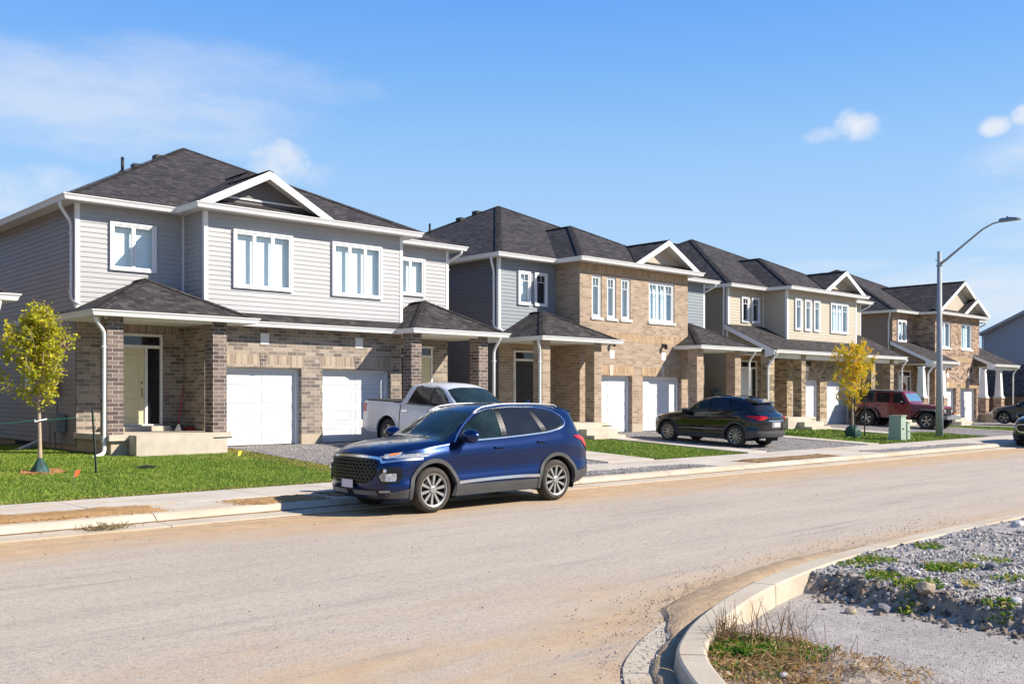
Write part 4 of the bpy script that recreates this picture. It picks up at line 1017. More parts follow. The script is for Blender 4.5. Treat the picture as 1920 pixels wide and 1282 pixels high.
# broom in the porch of the first house
bx=MB(); b0=Vector((11.35,25.1,1.1)); b1=Vector((11.72,25.6,2.12)); bx.tube([b0,b1],.014,8)
br=empty('broom',(11.35,25.1,.98),'red-handled broom leaning in the corner of the porch by the cream door','broom')
redp=plain('red_plastic',(.42,.015,.03),.4)
bx.build('handle',redp,br,smooth=True)
q=MB(); q.add([(11.2,25.02,.945),(11.52,25.02,.945),(11.52,25.14,.945),(11.2,25.14,.945),(11.31,25.06,1.12),(11.41,25.06,1.12),(11.41,25.12,1.12),(11.31,25.12,1.12)],[(0,3,2,1),(4,5,6,7),(0,1,5,4),(1,2,6,5),(2,3,7,6),(3,0,4,7)]); q.build('brush_head',darkm,br)
dp=MB(); dp.add([(11.55,24.9,.95),(11.95,24.95,.95),(11.9,25.2,.95),(11.52,25.15,.95),(11.54,24.9,.965),(11.96,24.95,.965),(11.9,25.2,1.03),(11.52,25.15,1.03)],[(0,3,2,1),(4,5,6,7),(0,1,5,4),(1,2,6,5),(2,3,7,6),(3,0,4,7)]); dp.build('dustpan',redp,None,label='red plastic dustpan lying on the porch beside the broom',cat='dustpan',loc=(11.7,25.05,.95))
# the fifth building: grey-blue gable end
X5=75.; r5=empty('gabled_house',(X5+4,27,.2),'grey-blue house seen side on at the right edge behind the brick house','house')
mb=MB(); yA,yBk=29.6,13.5; yM=(yA+yBk)/2; zE=6.55; zR=zE+ (yA-yM)*.47
lapX(mb,X5,yBk+1.2,yA,4.1,zE,-1); mb.quad((X5-.002,yA,zE),(X5-.002,yBk+1.2,zE),(X5-.002,yM,zR-.2)); mb.quad((X5,yA,.0),(X5+10,yA,.0),(X5+10,yA,zE),(X5,yA,zE)); mb.build('siding_wall',sid[5],r5)
mb=MB(); wallX(mb,X5-.02,yBk+1.2,yA,-.1,4.15); mb.build('brick_wall',BR['dk'],r5)
mb=MB(); mb.quad((X5-.4,yA+.4,zE-.19),(X5+10,yA+.4,zE-.19),(X5+10,yM,zR),(X5-.4,yM,zR)); mb.quad((X5-.4,yM,zR),(X5+10,yM,zR),(X5+10,yBk,zE-.19),(X5-.4,yBk,zE-.19)); mb.build('roof',shing,r5)
mb=MB(); 
for a,b in (((X5-.4,yA+.4,zE-.30),(X5-.4,yM,zR-.10)),((X5-.4,yM,zR-.10),(X5-.4,yBk,zE-.3))): mb.bar(a,b,.04,.2)
mb.build('rake_fascia',plain('grey_fascia',(.30,.31,.33),.5),r5); down(r5,[(X5-.1,yA-.15,zE-.2),(X5-.1,yA-.15,.6)])
# fence
fr=empty('wooden_fence',(68.5,26.5,.2),'brown wooden board fence behind the last porch at the right','fence'); woodm=plain('fence_wood',(.26,.14,.075),.8,var=.3,vs=5)
mb=MB(); 
for i in range(120): y=15+i*.145; mb.box(73.2,73.225,y,y+.135,.15,1.82+.012*(i%3))
mb.build('fence_boards',woodm,fr); mb=MB(); 
for z in (.5,1.6): mb.box(73.226,73.29,15,32.4,z,z+.09)
mb.build('fence_rails',woodm,fr)
# ------------------------------------------------------------------ vehicles
def paint(name,col,metal=.0,rough=.3,flake=0):
    m=bpy.data.materials.new(name); k=NT(m); o=k.coord('Object')
    hi=tuple(min(1,c*1.06) for c in col); lo=tuple(c*.95 for c in col)
    k.l(k.ramp(k.noise(o,2.,3),[(.3,lo),(.7,hi)]),k.b.inputs['Base Color']); k.set(rough,metal,.4,.6)
    k.b.inputs['Coat Roughness'].default_value=.04
    return m
tyrem=plain('tyre_rubber',(.045,.038,.032),.85,var=.35,vs=9.); archm=plain('arch_plastic',(.06,.06,.06),.75,var=.12,vs=6.); linerm=plain('wheel_liner',(.012,.012,.012),.9)
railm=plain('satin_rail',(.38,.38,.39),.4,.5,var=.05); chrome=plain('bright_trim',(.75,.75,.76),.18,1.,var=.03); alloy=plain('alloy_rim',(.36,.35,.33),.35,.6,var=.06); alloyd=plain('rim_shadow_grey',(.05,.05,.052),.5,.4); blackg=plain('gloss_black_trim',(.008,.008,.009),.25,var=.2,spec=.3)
cglass=plain('car_window_glass',(.012,.022,.022),.04,var=.6,vs=2.2,spec=.35); cglass2=plain('tinted_window_glass',(.012,.014,.018),.06,var=.3,vs=2.,spec=.5)
redl=plain('tail_lamp_red',(.42,.005,.008),.15,coat=.3); lampc=plain('clear_lamp',(.32,.33,.34),.12,.2,var=.5,vs=22.,coat=1.); amber=plain('amber_lamp',(.75,.20,.04),.2,coat=1.); platem=plain('plate_blank',(.62,.60,.64),.5,var=.03)
def interp(c,x):
    if x<=c[0][0]: return c[0][1]
    for i,((a,b),(d,e)) in enumerate(zip(c,c[1:])):
        if x<=d:
            h=d-a; t=(x-a)/h if h else 0
            def sl(j):
                if j<=0 or j>=len(c)-1: return 0 if len(c)<3 else (c[1][1]-c[0][1])/max(1e-6,c[1][0]-c[0][0]) if j<=0 else (c[-1][1]-c[-2][1])/max(1e-6,c[-1][0]-c[-2][0])
                d0=(c[j][1]-c[j-1][1])/max(1e-6,c[j][0]-c[j-1][0]); d1=(c[j+1][1]-c[j][1])/max(1e-6,c[j+1][0]-c[j][0])
                return 0 if d0*d1<=0 else 2*d0*d1/(d0+d1)
            m0,m1=sl(i),sl(i+1)
            return (2*t**3-3*t*t+1)*b+(t**3-2*t*t+t)*h*m0+(-2*t**3+3*t*t)*e+(t**3-t*t)*h*m1
    return c[-1][1]
class Car:
    def __init__(s,name,label,cat,P,paintm):
        s.P=P; s.pm=paintm; s.root=empty(name,(0,0,0),label,cat); s.L=P['L']; s.body()
    def warp(s,x,y,z):
        P=s.P; L=s.L; hw=P['W']/2; t=min(1,abs(y)/hw)
        kf=max(0,1-x/1.0); kb=max(0,1-(L-x)/.8)
        x2=x+P['nf']*t**P.get('pf',2.6)*kf-P['nb']*t**3.*kb
        x2+=kf**2*P.get('lean',.0)*interp(P['fp'],z) - kb**2*interp(P['bp'],z)
        return (x2,y,z)
    def body(s):
        P=s.P; L=s.L; NX=P.get('NX',130); xs=[L*i/NX for i in range(NX+1)]
        V=[];ring=None; tops=[]
        for x in xs:
            zb=interp(P['zb'],x); zs=interp(P['zs'],x); zt=interp(P['zt'],x); wb=interp(P['wb'],x); ws=interp(P['ws'],x); wt=interp(P['wt'],x); zr=zt-interp(P['cr'],x)
            if zr<zs: zr=zs+.3*(zt-zs)
            H=zs-zb
            seg=[]
            # lower side with sculpted crease
            prof=P['side']
            n=22
            for j in range(n):
                t=j/(n-1); seg.append((wb*1.0+(ws-wb)*sm((t-.55)/.45)+interp(prof,t),zb+H*t))
            m=9
            for j in range(1,m+1):
                t=j/m; bul=P.get('bul',.02)*math.sin(math.pi*t)*min(1,max(0,(zr-zs))/.3); seg.append((ws+(wt-ws)*t+bul,zs+(zr-zs)*t))
            q=10
            for j in range(1,q+1):
                t=1-j/q; seg.append((wt*t,zr+(zt-zr)*(1-t**P.get('crp',2.3))))
            V.append(seg)
        A=np.array(V) # NX+1, R, 2
        for it in range(P.get('smooth',2)):
            B=A.copy(); B[:,1:-1]=(A[:,1:-1]*2+A[:,:-2]+A[:,2:])/4; A=B
            B=A.copy(); B[1:-1]=(A[1:-1]*2+A[:-2]+A[2:])/4; A=B
        Rn=A.shape[1]; vs=[]; idx={}
        for sd in (-1,1):
            for i,x in enumerate(xs):
                for j in range(Rn):
                    if sd==1 and j==Rn-1: idx[sd,i,j]=idx[-1,i,j]; continue
                    idx[sd,i,j]=len(vs); vs.append([x,sd*A[i,j,0],A[i,j,1]])
        F=[]
        for sd in (-1,1):
            for i in range(NX):
                for j in range(Rn-1):
                    q=(idx[sd,i,j],idx[sd,i+1,j],idx[sd,i+1,j+1],idx[sd,i,j+1]); F.append(q if sd<0 else q[::-1])
        # end caps, gridded across
        for i,rev in ((0,0),(NX,1)):
            K=16; prev=None
            for j in range(Rn):
                row=[idx[-1,i,j]]
                if j<Rn-1:
                    y=A[i,j,0]; z=A[i,j,1]
                    for c in range(1,K): row.append(len(vs)); vs.append([xs[i],-y+2*y*c/K,z])
                    row.append(idx[1,i,j])
                else: row=[idx[-1,i,j]]*(K+1)
                if prev:
                    for c in range(K):
                        q=[prev[c],row[c],row[c+1],prev[c+1]] 
                        q=[v for n_,v in enumerate(q) if v not in q[:n_]]
                        if len(q)>=3: F.append(tuple(q[::-1] if rev else q))
                prev=row
        W=[s.warp(*v) for v in vs]
        s.bvh=BVHTree.FromPolygons([Vector(v) for v in W],[tuple(f) for f in F])
        # cut the arches
        keep=[]; moved={}
        ar=[(a,P['wz'],P['ar']) for a in P['axles']]
        W2=[list(v) for v in W]
        def inside(p): return abs(p[1])>P['W']/2*.72 and any((p[0]-a)**2+(p[2]-z)**2<r*r for a,z,r in ar)
        ins=[inside(p) for p in W]
        for f in F:
            k_=sum(ins[i] for i in f)
            if k_==len(f): continue
            if k_ : 
                for i in f:
                    if ins[i]:
                        p=W[i]
                        for a,z,r in ar:
                            d=math.hypot(p[0]-a,p[2]-z)
                            if d<r: W2[i]=[a+(p[0]-a)*r/max(d,.01),p[1],z+(p[2]-z)*r/max(d,.01)]
            keep.append(f)
        mb=MB(); mb.add(W2,keep); s.body_o=mb.build('body',s.pm,s.root,smooth=True,uv=False)
        # liners and underbody
        mb=MB()
        for a,z,r in ar:
            for sd in (-1,1):
                n=20; y0=sd*(P['W']/2-.035); y1=sd*(P['W']/2-.42); b=len(mb.v)
                for t in range(n+1):
                    th=math.pi*(-.12+1.24*t/n); mb.v.append((a-r*1.0*math.cos(th),y0,z+r*1.0*math.sin(th))); mb.v.append((a-r*math.cos(th),y1,z+r*math.sin(th)))
                for t in range(n): q=(b+2*t,b+2*t+1,b+2*t+3,b+2*t+2); mb.f.append(q); mb.m.append(0)
                c=len(mb.v); mb.v.append((a,y1,z)); 
                for t in range(n): mb.f.append((b+2*t+1,c,b+2*t+3)); mb.m.append(0)
        zu=P['ub']; mb.box(.25,s.L-.25,-P['W']/2+.43,P['W']/2-.43,zu,zu+.12); a0,a1=P['axles']
        mb.box(a0+P['ar']+.02,a1-P['ar']-.02,-P['W']/2+.06,P['W']/2-.06,zu+.02,zu+.14)
        mb.build('underbody',linerm,s.root,uv=False)
    def cast(s,view,u,v,far=0):
        if view=='side': o,d=Vector((u,-3,v)),Vector((0,1,0))
        elif view=='side2': o,d=Vector((u,3,v)),Vector((0,-1,0))
        elif view=='front': o,d=Vector((-2,u,v)),Vector((1,0,0))
        elif view=='back': o,d=Vector((s.L+2,u,v)),Vector((-1,0,0))
        else: o,d=Vector((u,v,4)),Vector((0,0,-1))
        h=s.bvh.ray_cast(o,d)
        if h[0] is None: return None
        n=h[1]; n=-n if n.dot(d)>0 else n
        return h[0],n
    def patch(s,view,lo,hi,mat,name,off=.006,th=.012,nu=24,nv=8,parent=None,clip=None,inset=0,label=None,out=None):
        """lo/hi: polylines (u,v) parameterised together -> structured grid on the body surface"""
        def samp(pl,t):
            if callable(pl): return pl(t)
            n=len(pl)-1; 
            Ls=[math.dist(a,b) for a,b in zip(pl,pl[1:])]; T=sum(Ls)*t
            for (a,b),l in zip(zip(pl,pl[1:]),Ls):
                if T<=l+1e-9: f=T/l if l else 0; return (a[0]+(b[0]-a[0])*f,a[1]+(b[1]-a[1])*f)
                T-=l
            return pl[-1]
        mb=out or MB(); b0=len(mb.v); G=[]
        for i in range(nu+1):
            a=samp(lo,i/nu); b=samp(hi,i/nu); row=[]
            for j in range(nv+1):
                u=a[0]+(b[0]-a[0])*j/nv; v=a[1]+(b[1]-a[1])*j/nv; h=s.cast(view,u,v)
                row.append((h[0]+h[1]*off,h[0]-h[1]*th) if h else None)
            G.append(row)
        ids={}
        for i in range(nu+1):
            for j in range(nv+1):
                if G[i][j]: ids[i,j]=len(mb.v); mb.v.append(tuple(G[i][j][0])); mb.v.append(tuple(G[i][j][1]))
        fs=[]
        for i in range(nu):
            for j in range(nv):
                q=[(i,j),(i+1,j),(i+1,j+1),(i,j+1)]
                if all(p in ids for p in q): fs.append(tuple(ids[p] for p in q))
        # rim
        cnt={}
        for f in fs:
            for a,b in zip(f,f[1:]+f[:1]): cnt[a,b]=1
        rim=[(b,b+1,a+1,a) for (a,b) in cnt if (b,a) not in cnt]
        flip=False
        if fs:
            p=[Vector(mb.v[i]) for i in fs[len(fs)//2]]; n=(p[1]-p[0]).cross(p[2]-p[0]); d={'side':Vector((0,-1,0)),'side2':Vector((0,1,0)),'front':Vector((-1,0,0)),'back':Vector((1,0,0)),'top':Vector((0,0,1))}[view]
            flip=n.dot(d)<0
        for f in fs+rim: mb.f.append(f[::-1] if flip else f); mb.m.append(0)
        if out is None: return mb.build(name,mat,parent or s.root,smooth=False,uv=False,label=label) if len(mb.f) else None
    def strip(s,view,pts,w,mat,name,off=.008,th=.012,parent=None,out=None,seg=6):
        Q=catm(pts,seg) if len(pts)>2 else [ (pts[0][0]+(pts[1][0]-pts[0][0])*t/seg,pts[0][1]+(pts[1][1]-pts[0][1])*t/seg) for t in range(seg+1)]
        lo=[];hi=[]
        for i,p in enumerate(Q):
            a=Q[max(0,i-1)];b=Q[min(len(Q)-1,i+1)]; d=(b[0]-a[0],b[1]-a[1]); l=math.hypot(*d) or 1; n=(-d[1]/l*w/2,d[0]/l*w/2)
            lo.append((p[0]-n[0],p[1]-n[1])); hi.append((p[0]+n[0],p[1]+n[1]))
        N=len(Q)-1
        return s.patch(view,lambda t:lo[min(N,int(round(t*N)))],lambda t:hi[min(N,int(round(t*N)))],mat,name,off,th,N,1,parent,out=out)
    def both(s,fn):
        for v in ('side','side2'): fn(v)
    def archs(s,r0,r1,mat=None,off=.022,a0=-14,a1=194):
        z=s.P['wz']
        for a in s.P['axles']:
            for v in ('side','side2'):
                lo=lambda t,a=a:(a-r0*math.cos(R(a0+(a1-a0)*t)),z+r0*math.sin(R(a0+(a1-a0)*t))); hi=lambda t,a=a:(a-r1*math.cos(R(a0+(a1-a0)*t)),z+r1*math.sin(R(a0+(a1-a0)*t)))
                s.patch(v,lo,hi,mat or archm,'wheel_arch',off,.05,36,2)
    def wheels(s,r,w,rim,spokes=10,steer=0,rimmat=None,sw=.03,twin=True):
        P=s.P
        for a in P['axles']:
            for sd in (-1,1):
                yo=sd*(P['W']/2-.045); c=(a,yo-sd*w/2,r)
                def L(prof): return [(q,h*sd) for q,h in prof]
                t=MB(); t.lathe(L([(rim*.98,-w/2+.02),(rim+.02,-w/2),(r-.05,-w/2),(r-.012,-w/2+.03),(r,-w/2+.05),(r,-.045),(r-.008,-.04),(r-.008,-.03),(r,-.025),(r,.025),(r-.008,.03),(r-.008,.04),(r,.045),(r,w/2-.05),(r-.012,w/2-.025),(r-.045,w/2-.002),(rim+.055,w/2+.004),(rim+.012,w/2-.006),(rim,w/2-.02)]),c,'y',40)
                if sd>0: t.f=[f[::-1] for f in t.f]
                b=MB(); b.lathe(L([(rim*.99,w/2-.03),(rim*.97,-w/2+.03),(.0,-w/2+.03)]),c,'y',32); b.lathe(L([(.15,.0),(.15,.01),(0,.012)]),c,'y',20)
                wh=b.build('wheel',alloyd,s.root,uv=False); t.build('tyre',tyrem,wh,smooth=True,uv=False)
                m=MB(); m.lathe(L([(rim*.955,w/2-.055),(rim*.97,w/2-.012),(rim+.012,w/2-.004),(rim+.012,w/2-.03)]),c,'y',40)
                yf=w/2-.02
                for k_ in range(spokes):
                    th=2*math.pi*k_/spokes+.2
                    for o in ((-.09,.09) if twin else (0,)):
                        p=(.05,yf-.012);q=(rim*.965,yf-.006); ca,sa=math.cos(th),math.sin(th); ct,st_=math.cos(th+o),math.sin(th+o)
                        A=Vector((c[0]+ca*.045,c[1]+sd*p[1],c[2]+sa*.045)); B=Vector((c[0]+ct*q[0],c[1]+sd*q[1],c[2]+st_*q[0]))
                        d=(B-A).normalized(); n=Vector((0,1,0)).cross(d).normalized(); y=Vector((0,sd,0)); w0,w1=sw*.55,sw
                        V=[A-n*w0/2,A+n*w0/2,B+n*w1/2,B-n*w1/2]; V=V+[x-y*.035 for x in V]
                        F=[(0,1,2,3),(0,4,5,1),(1,5,6,2),(2,6,7,3),(3,7,4,0)]
                        m.add(V,F if sd<0 else [f[::-1] for f in F])
                m.lathe(L([(.062,yf-.03),(.062,yf-.002),(.05,yf+.004),(0,yf+.006)]),c,'y',16)
                m.build('rim',rimmat or alloy,wh,uv=False)
    def mirror(s,x,z,y,mat,big=1.):
        for sd in (-1,1):
            mb=MB(); n=10
            V=[];c=Vector((x,sd*(y+.13),z))
            for i in range(n+1):
                ph=math.pi*i/n
                for j in range(14):
                    th=2*math.pi*j/14
                    V.append((c.x+.10*math.sin(ph)*math.cos(th)*big*(1.15 if math.cos(th)<0 else .6),c.y+.135*math.cos(ph)*big,c.z+.088*math.sin(ph)*math.sin(th)*big))
            mb.add(V,[(i*14+j,i*14+(j+1)%14,(i+1)*14+(j+1)%14,(i+1)*14+j) for i in range(n) for j in range(14)])
            o=mb.build('mirror',mat,s.root,smooth=True,uv=False)
            q=MB(); q.bar((x-.02,sd*(y-.03),z-.10),(x,sd*(y+.09),z-.055),.12,.04); q.build('mirror_arm',blackg,o,uv=False)
            q=MB(); q.box(x-.085,x-.02,sd*(y+.13)-.11,sd*(y+.13)+.11,z-.035,z-.022) ; q.build('mirror_trim',chrome,o,uv=False)
    def place(s,loc,rz,extra=None,rx=0):
        s.root.location=loc; s.root.rotation_euler=(rx,0,rz)
SIDE=[(0,-.05),(.12,-.012),(.22,.010),(.29,.014),(.35,.0),(.45,-.034),(.56,-.030),(.72,.004),(.82,.018),(.90,.006),(1,-.022)]
SUVP=dict(L=4.77,W=1.89,axles=(.985,3.75),wz=.365,ar=.43,ub=.22,nf=.27,pf=2.6,nb=.24,lean=1.,
 zb=[(0,.27),(.3,.225),(1.5,.235),(3.9,.25),(4.6,.33),(4.77,.38)],
 zs=[(0,.90),(.15,.945),(.5,.995),(1.0,1.04),(1.5,1.08),(3.0,1.14),(4.0,1.22),(4.45,1.20),(4.77,1.10)],
 zt=[(0,.95),(.05,1.01),(.2,1.065),(.6,1.125),(1.1,1.17),(1.28,1.20),(1.5,1.33),(1.8,1.51),(2.05,1.625),(2.35,1.695),(2.9,1.73),(3.6,1.72),(4.05,1.69),(4.32,1.655),(4.43,1.585),(4.54,1.38),(4.65,1.19),(4.73,1.13),(4.77,1.09)],
 wb=[(0,.80),(.25,.90),(.8,.935),(1.6,.925),(3.3,.930),(3.9,.940),(4.5,.90),(4.77,.82)],
 ws=[(0,.70),(.3,.80),(.9,.875),(1.6,.885),(3.0,.885),(3.9,.885),(4.5,.80),(4.77,.72)],
 wt=[(0,.55),(.6,.66),(1.15,.74),(1.35,.735),(1.6,.70),(2.0,.655),(2.5,.635),(3.5,.63),(4.2,.60),(4.5,.58),(4.77,.55)],
 cr=[(0,.03),(.8,.035),(1.2,.04),(1.6,.075),(2.1,.07),(2.6,.065),(4.3,.06),(4.77,.03)],
 fp=[(0,.10),(.3,.05),(.5,.0),(.7,.0),(.85,.04),(1.2,.16)],bp=[(0,.15),(.35,.06),(.5,.0),(.8,.0),(1.1,.03),(1.7,.0)],side=SIDE)
def suv(name,label,P,pm,rim=.235,blue=True,glass=None):
    c=Car(name,label,'car',P,pm); 
    c.archs(P['ar'],P['ar']+.062,archm)
    Wn=P['wn']; G=glass or cglass2
    def sidepatch(v):
        # windows
        wl=[p for w_ in Wn for p in w_[1]]; wh_=[p for w_ in Wn for p in w_[2]]
        c.patch(v,[(a+(.02 if i else -.02),b-.012) for i,(a,b) in enumerate(wl)],[(a,b+.012) for a,b in wh_],blackg,'pillar_trim',.0015,.006,44,10)
        for nm,lo,hi,g in Wn: c.patch(v,lo,hi,g,'side_window',.004,.012,26,10)
        for pts,wd in P['trim']: c.strip(v,pts,wd,chrome if P['chr'] else blackg,'window_trim',.009)
        for x in P['dl']: c.strip(v,x,.007,linerm,'door_gap',.0022,.006,seg=10)
        for hx,hz in P['handles']:
            c.patch(v,[(hx-.10,hz-.018),(hx,hz-.04),(hx+.10,hz-.018)],[(hx-.10,hz+.018),(hx,hz+.03),(hx+.10,hz+.018)],linerm,'handle_recess',.002,.006,10,3)
            c.patch(v,[(hx-.095,hz-.008),(hx+.095,hz-.008)],[(hx-.095,hz+.018),(hx+.095,hz+.018)],pm,'door_handle',.03,.02,10,3)
        c.patch(v,P['sill'][0],P['sill'][1],archm,'sill_cladding',.012,.02,30,4)
        if P['chr']: c.strip(v,P['sillt'],.045,chrome,'sill_trim',.022)
        c.patch(v,[(P['axles'][1]+P['ar']*.93,.31),(P['L']-.15,.40)],[(P['axles'][1]+P['ar']*1.06,.50),(P['L']-.12,.56)],archm,'rear_cladding',.012,.02,14,4)
        c.patch(v,[(P['axles'][0]-P['ar']*1.0,.27),(.18,.27)],[(P['axles'][0]-P['ar']*1.04,.42),(.18,.35)],archm,'front_cladding',.012,.02,12,4)
        sg=-1 if v=='side' else 1; pts=[]
        for x_,z_ in catm(P['rail'],4):
            yy=interp(P['wt'],x_)*.93; h=c.bvh.ray_cast(Vector((x_,sg*yy,4)),Vector((0,0,-1)))
            if h[0]: pts.append(h[0])
        n_=len(pts); mb=MB(); mb.tube([p+Vector((0,0,.012+.035*sm(min(i_,n_-1-i_)/3.))) for i_,p in enumerate(pts)],.013,8); mb.build('roof_rail',railm if P['chr'] else blackg,c.root,smooth=True,uv=False)
    c.both(sidepatch)
    # glass front and rear
    c.patch('top',P['ws_'][0],P['ws_'][1],G,'windscreen',.005,.012,22,16)
    c.patch('back',P['rg'][0],P['rg'][1],cglass2,'rear_window',.006,.012,18,8)
    return c
P=dict(SUVP); P.update(chr=True,
 wn=[('f',[(1.53,1.13),(2.02,1.145),(2.47,1.165)],[(1.545,1.165),(1.72,1.315),(1.95,1.465),(2.2,1.575),(2.47,1.615)],cglass),
     ('r',[(2.60,1.17),(3.42,1.225)],[(2.57,1.62),(2.9,1.63),(3.24,1.62)],cglass2),
     ('q',[(3.55,1.24),(3.78,1.275),(3.95,1.335)],[(3.33,1.615),(3.66,1.585),(3.97,1.46)],cglass2)],
 trim=[([(1.42,1.105),(1.53,1.11),(2.0,1.125),(2.6,1.15),(3.4,1.20),(3.72,1.24),(3.92,1.29),(4.03,1.35),(4.05,1.43),(3.98,1.505)],.020),([(1.44,1.105),(1.60,1.25),(1.80,1.405),(2.02,1.535),(2.25,1.61),(2.6,1.642),(3.1,1.650),(3.5,1.637),(3.82,1.585),(4.0,1.49)],.015)],
 dl=[[(1.50,.40),(1.475,.7),(1.50,1.04),(1.52,1.09)],[(2.53,.30),(2.53,.7),(2.545,1.15)],[(2.53,1.15),(2.52,1.45),(2.50,1.635)],[(3.33,.74),(3.50,.90),(3.56,1.05),(3.54,1.2)],[(3.23,.36),(3.24,.55),(3.33,.74)],[(1.2,1.03),(1.0,.995),(.55,.94)],[(.47,.86),(.60,.72),(.66,.60)],[(4.10,.62),(4.30,.72),(4.45,.80)]],
 handles=[(2.36,.985),(3.36,1.05)],
 sill=([(1.36,.245),(3.32,.255)],[(1.40,.42),(3.28,.42)]),sillt=[(1.47,.455),(2.0,.475),(2.7,.485),(3.27,.475)],
 rail=[(2.02,1.6),(2.35,1.65),(2.9,1.7),(3.5,1.7),(3.95,1.65),(4.08,1.6)],
 ws_=([(1.20,-.80),(1.165,-.4),(1.15,0),(1.165,.4),(1.20,.80)],[(2.02,-.60),(1.97,-.3),(1.955,0),(1.97,.3),(2.02,.60)]),
 rg=([(-.62,1.25),(.62,1.25)],[(-.52,1.54),(.52,1.54)]))
bluep=paint('deep_blue_paint',(.003,.017,.085),.7,.22)
# push metallic blue a little
b=suv('blue_suv','shiny dark blue suv with silver roof rails parked at the kerb before the grey house',P,bluep,glass=cglass)
b.wheels(.362,.235,.252,spokes=10,twin=False,sw=.05)
b.mirror(1.62,1.20,.92,bluep,1.35)
def face(c):
    # grille : hexagonal mesh in a bright frame
    c.patch('front',[(-.60,.62),(-.40,.49),(0,.48),(.40,.49),(.60,.62)],[(-.62,.83),(-.5,.865),(0,.88),(.5,.865),(.62,.83)],blackg,'grille',.004,.01,30,10)
    fr=MB(); c.strip('front',[(-.90,.865),(-.80,.845),(-.68,.825),(-.58,.885),(0,.905),(.58,.885),(.68,.825),(.80,.845),(.90,.865)],.036,chrome,'x',.016,.02,out=fr,seg=8)
    fr.build('grille_frame',chrome,c.root,uv=False)
    mb=MB(); hx=.085
    for r in range(7):
        for q in range(-9,10):
            cx=q*hx*1.0+(hx/2 if r%2 else 0); cz=.515+r*.052
            if abs(cx)>min(.57,.40+(cz-.50)*1.5) or cz>.86: continue
            pts=[(cx+.05*math.cos(math.pi/6+math.pi/3*t),cz+.031*math.sin(math.pi/6+math.pi/3*t)) for t in range(7)]
            for a,d in zip(pts,pts[1:]): 
                h1=c.cast('front',*a);h2=c.cast('front',*d)
                if h1 and h2: mb.bar(h1[0]+Vector((-.016,0,0)),h2[0]+Vector((-.016,0,0)),.013,.012)
    mb.build('grille_mesh',plain('dark_chrome',(.05,.05,.055),.3,.6,var=.1),c.root,uv=False)
    c.patch('front',[(-.70,.31),(0,.285),(.70,.31)],[(-.62,.40),(0,.385),(.62,.40)],blackg,'lower_grille',.006,.01,24,4)
    mb=MB()
    for i in range(28):
        y=-.58+i*.043
        h1=c.cast('front',y,.31);h2=c.cast('front',y+.03,.38)
        if abs(y)<.1: continue
        mb.bar(h1[0]+Vector((-.012,0,0)),h2[0]+Vector((-.012,0,0)),.006,.01)
    mb.build('lower_mesh',greym,c.root,uv=False)
    c.patch('front',[(-.80,.245),(0,.235),(.80,.245)],[(-.84,.295),(0,.272),(.84,.295)],archm,'chin_cladding',.014,.02,24,3)
    mb=MB(); h=c.cast('front',0,.46)[0]; mb.box(h.x-.045,h.x-.03,-.155,.155,.385,.53); pf=mb.build('plate_bracket',blackg,c.root,uv=False); mb=MB(); mb.box(h.x-.053,h.x-.046,-.15,.15,.415,.54); mb.build('number_plate',platem,pf,uv=False)
    for v,sg in (('side',-1),('side2',1)):
        # slim running lamp wrapping to the wing
        f=lambda pts:[(sg*abs(a),z) for a,z in pts]
        c.patch('front',f([(.60,.895),(.72,.875),(.86,.885),(.90,.90)]),f([(.62,.91),(.72,.915),(.84,.94),(.895,.96)]),lampc,'running_lamp',.012,.02,18,4)
        c.patch(v,[(.20,.895),(.30,.91),(.42,.935)],[(.20,.935),(.32,.955),(.46,.975)],lampc,'running_lamp',.010,.02,16,4)
        c.patch(v,[(.25,.915),(.38,.938)],[(.28,.945),(.42,.965)],amber,'turn_signal',.016,.02,10,3)
        c.strip(v,[(.18,.87),(.30,.885),(.40,.91),(.47,.94)],.014,chrome,'lamp_trim',.014)
        # big headlamp low in the bumper
        c.patch('front',f([(.62,.60),(.67,.525),(.74,.49),(.86,.50)]),f([(.64,.66),(.68,.735),(.76,.76),(.86,.75)]),blackg,'headlamp_housing',.012,.03,18,8)
        c.patch('front',f([(.66,.60),(.70,.535),(.83,.53)]),f([(.67,.63),(.70,.66),(.83,.655)]),lampc,'headlamp',.02,.03,12,6)
        h=c.cast('front',sg*.75,.70); mb=MB(); mb.lathe([(.0,-.02),(.035,-.012),(.04,.01)],(h[0].x-.018,h[0].y,h[0].z),'x',12); mb.build('lamp_projector',chrome,c.root,uv=False)
        c.patch('front',f([(.62,.355),(.80,.365)]),f([(.64,.39),(.80,.40)]),lampc,'fog_lamp',.014,.02,10,3)
    # hood creases
face(b)
def rear(c,z0=.88,w=.92,hi=True):
    for v,sg in (('side',-1),('side2',1)):
        c.patch(v,[(4.33,1.08),(4.45,1.05),(4.55,.95),(4.62,.90)],[(4.22,1.14),(4.42,1.135),(4.56,1.10),(4.64,1.05)],redl,'tail_lamp',.012,.02,16,5)
        c.patch('back',[(sg*.55,1.0),(sg*.80,.97)],[(sg*.55,1.05),(sg*.80,1.09)],redl,'tail_lamp',.012,.02,14,5)
rear(b)
mb=MB(); 
V=[(4.1,-.58,1.59),(4.1,.58,1.59),(4.50,.53,1.53),(4.50,-.53,1.53),(4.1,-.58,1.655),(4.1,.58,1.655),(4.50,.54,1.575),(4.50,-.54,1.575)]
mb.add(V,[(0,3,2,1),(4,5,6,7),(0,1,5,4),(1,2,6,5),(2,3,7,6),(3,0,4,7)]); mb.build('spoiler',bluep,b.root,uv=False)
